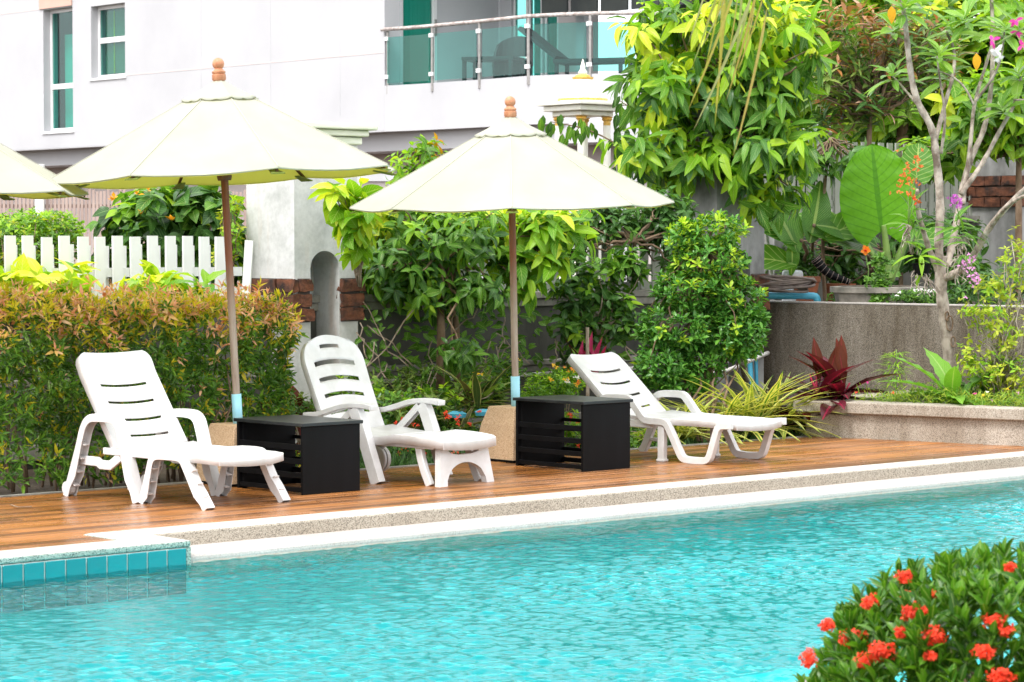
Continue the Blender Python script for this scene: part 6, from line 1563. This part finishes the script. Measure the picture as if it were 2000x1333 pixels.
# ---- ixora bush in the near corner
random.seed(171)
ix = plant('ixora_bush', Vector((1.7, 7.75, -.06)), 'rounded ixora bush with red flower heads in the near right corner', 'flowering bush')
lst = []; tops = []
def ixtop(X, Y):      # height of the bush surface
    dx, dy = (X - 1.42) / .62, (Y - 7.75) / .62; r2 = dx * dx + dy * dy
    return -.06 + .86 * math.sqrt(max(0, 1 - r2 * .92)) if r2 < 1.05 else None
def IXP(d, r_):      # boxy rounded bush, rising a little to the right
    q = Vector([math.copysign(abs(c) ** .62, c) for c in d])
    x = 1.80 + q.x * .89 * r_; return Vector((x, 7.75 + q.y * .66 * r_, -.06 + max(0, q.z) * (.635 + .12 * (x - .9)) * r_))
n = 0
while n < 1500:
    a, e = random.uniform(0, 6.283), math.asin(random.uniform(-.05, 1)); d = Vector((math.cos(a) * math.cos(e), math.sin(a) * math.cos(e), math.sin(e)))
    r_ = random.uniform(.86, 1.0) if random.random() < .8 else random.uniform(.55, .88); r_ *= 1 + .06 * mnoise.noise(d * 3.1)
    p = IXP(d, r_); n += 1
    rosette(lst, p, d * .45 + Vector((random.gauss(0, .2), random.gauss(0, .2), .9)), 7, .072, (8, 52), 0, 0, .3)
leafset(ix, leaf_tpl(4, .40, 1.1, .2, .35, 0, .8), lst, [LM['ixora']], 300)
FH = [(1790, 1198, 28, 18), (1668, 1248, 24, 18), (1822, 1242, 22, 16), (1722, 1272, 26, 16), (1922, 1273, 19, 14), (1580, 1288, 14, 18), (1945, 1214, 24, 14), (1955, 1322, 25, 14), (1690, 1290, 16, 12), (1710, 1170, 10, 8), (1766, 1126, 14, 9), (1760, 1235, 10, 8), (1615, 1222, 14, 12), (1815, 1280, 10, 6), (1770, 1165, 8, 8), (1692, 1178, 10, 8), (1822, 1162, 6, 6), (1972, 1108, 10, 6), (1965, 1230, 12, 10)]
def ixY(px, py):       # first surface hit
    Y = 6.9
    while Y < 8.6:
        q = PD(px, py, Y); dx, dy, dz = abs(q.x - 1.80) / .89, abs(Y - 7.75) / .66, max(0, q.z + .06) / (.635 + .12 * (q.x - .9))
        if dx ** 3.2 + dy ** 3.2 + dz ** 3.2 < 1: return Y - .015
        Y += .01
    return 7.4
for px, py, rx, ry_ in FH:
    Y = ixY(px, py); c = PD(px, py, Y); ls = []
    for k in range(int(rx * 3.2)):
        d = Vector((random.gauss(0, 1), random.gauss(0, .6) - .6, random.gauss(0, 1) + .3)).normalized() * random.uniform(.3, 1.15)
        rosette(ls, c + Vector((d.x * rx * Y / F * 1.05, d.y * .03, d.z * ry_ * Y / F * 1.05)), d, 4, .0135, (50, 80), 0, 0)
    fh = obj('flower_head', joined(T_PETAL, ls, 'flower_head'), PM['red'], ix, world=True, kind='stuff')
sg = [(wobble(Vector((1.7 + random.gauss(0, .1), 7.75 + random.gauss(0, .1), -.06)), Vector((1.7 + random.uniform(-.45, .45), 7.75 + random.uniform(-.3, .3), .38)), 5, .06, k), [.012, .011, .01, .008, .006, .005]) for k in range(40)]
stems(ix, sg, MD['bark']).__setitem__('kind', 'stuff')
b = bmesh.new(); bmesh.ops.create_icosphere(b, subdivisions=3, radius=.12)
for v_ in b.verts: v_.co = Vector((v_.co.x * 1.1, v_.co.y, v_.co.z * .75)) * (1 + .25 * mnoise.noise(v_.co * 9))
rk = tag(obj('boulder', b, MD['stone'], smooth=True), 'purple-grey rock at the foot of the near ixora bush', 'rock'); rk.location = PD(1618, 1372, 8.2)
# palm frond and orchid hanging close to the camera
random.seed(181)
pf = plant('palm_frond', PD(1450, -120, 9.5), 'tip of a drying palm frond hanging down at the top of the photo', 'palm frond'); lst = []
for k in range(22):
    x0 = random.uniform(1405, 1500); p = PD(x0, random.uniform(-130, 10), 9.5 + random.uniform(-.1, .1))
    lst.append((p, Vector((random.uniform(-.42, .02) if x0 < 1480 else random.uniform(-.35, -.1), random.uniform(-.1, .1), -1)).normalized(), Vector((.4, -1, 0)), random.uniform(.18, .58), 0))
leafset(pf, leaf_tpl(6, .020, .6, .12, .3, 0, .5), lst, [LM['palm']], 22, name='leaflet')
stems(pf, [(smooth_path([PD(1330, -210, 9.5), PD(1440, -110, 9.5), PD(1510, -30, 9.5)], 2), .008)], MD['stemgreen'])
no = plant('near_orchid', PD(2040, 40, 8.5), 'blurred magenta and white orchid blooms close to the camera at the right edge', 'orchid'); lst = []
for px, py in ((1938, 80), (1946, 100), (1950, 112), (1984, 40), (1990, 62), (1996, 90)):
    rosette(lst, PD(px, py, 8.5), (random.gauss(0, .5), -.8, random.gauss(0, .5)), 4, .030, (40, 85), .1, 0 if py != 100 and py != 112 else 1)
leafset(no, leaf_tpl(3, .5, 1, .3, .2), lst, [PM['magenta'], PM['white']], 24, name='petal')
stems(no, [(smooth_path([PD(2060, 20, 8.5), PD(1990, 60, 8.5), PD(1945, 88, 8.5)], 2), .003)], MD['stemgreen'])
# fallen leaves on the deck
for px, py, lab in ((60, 990, 'thin twig lying on the deck at the far left'),):
    tw3 = tag(obj('fallen_twig', tube(bmesh.new(), [G(20, 986, .012), G(36, 991, .012), G(62, 990, .012)], .004, 5), MD['bark']), lab, 'twig')
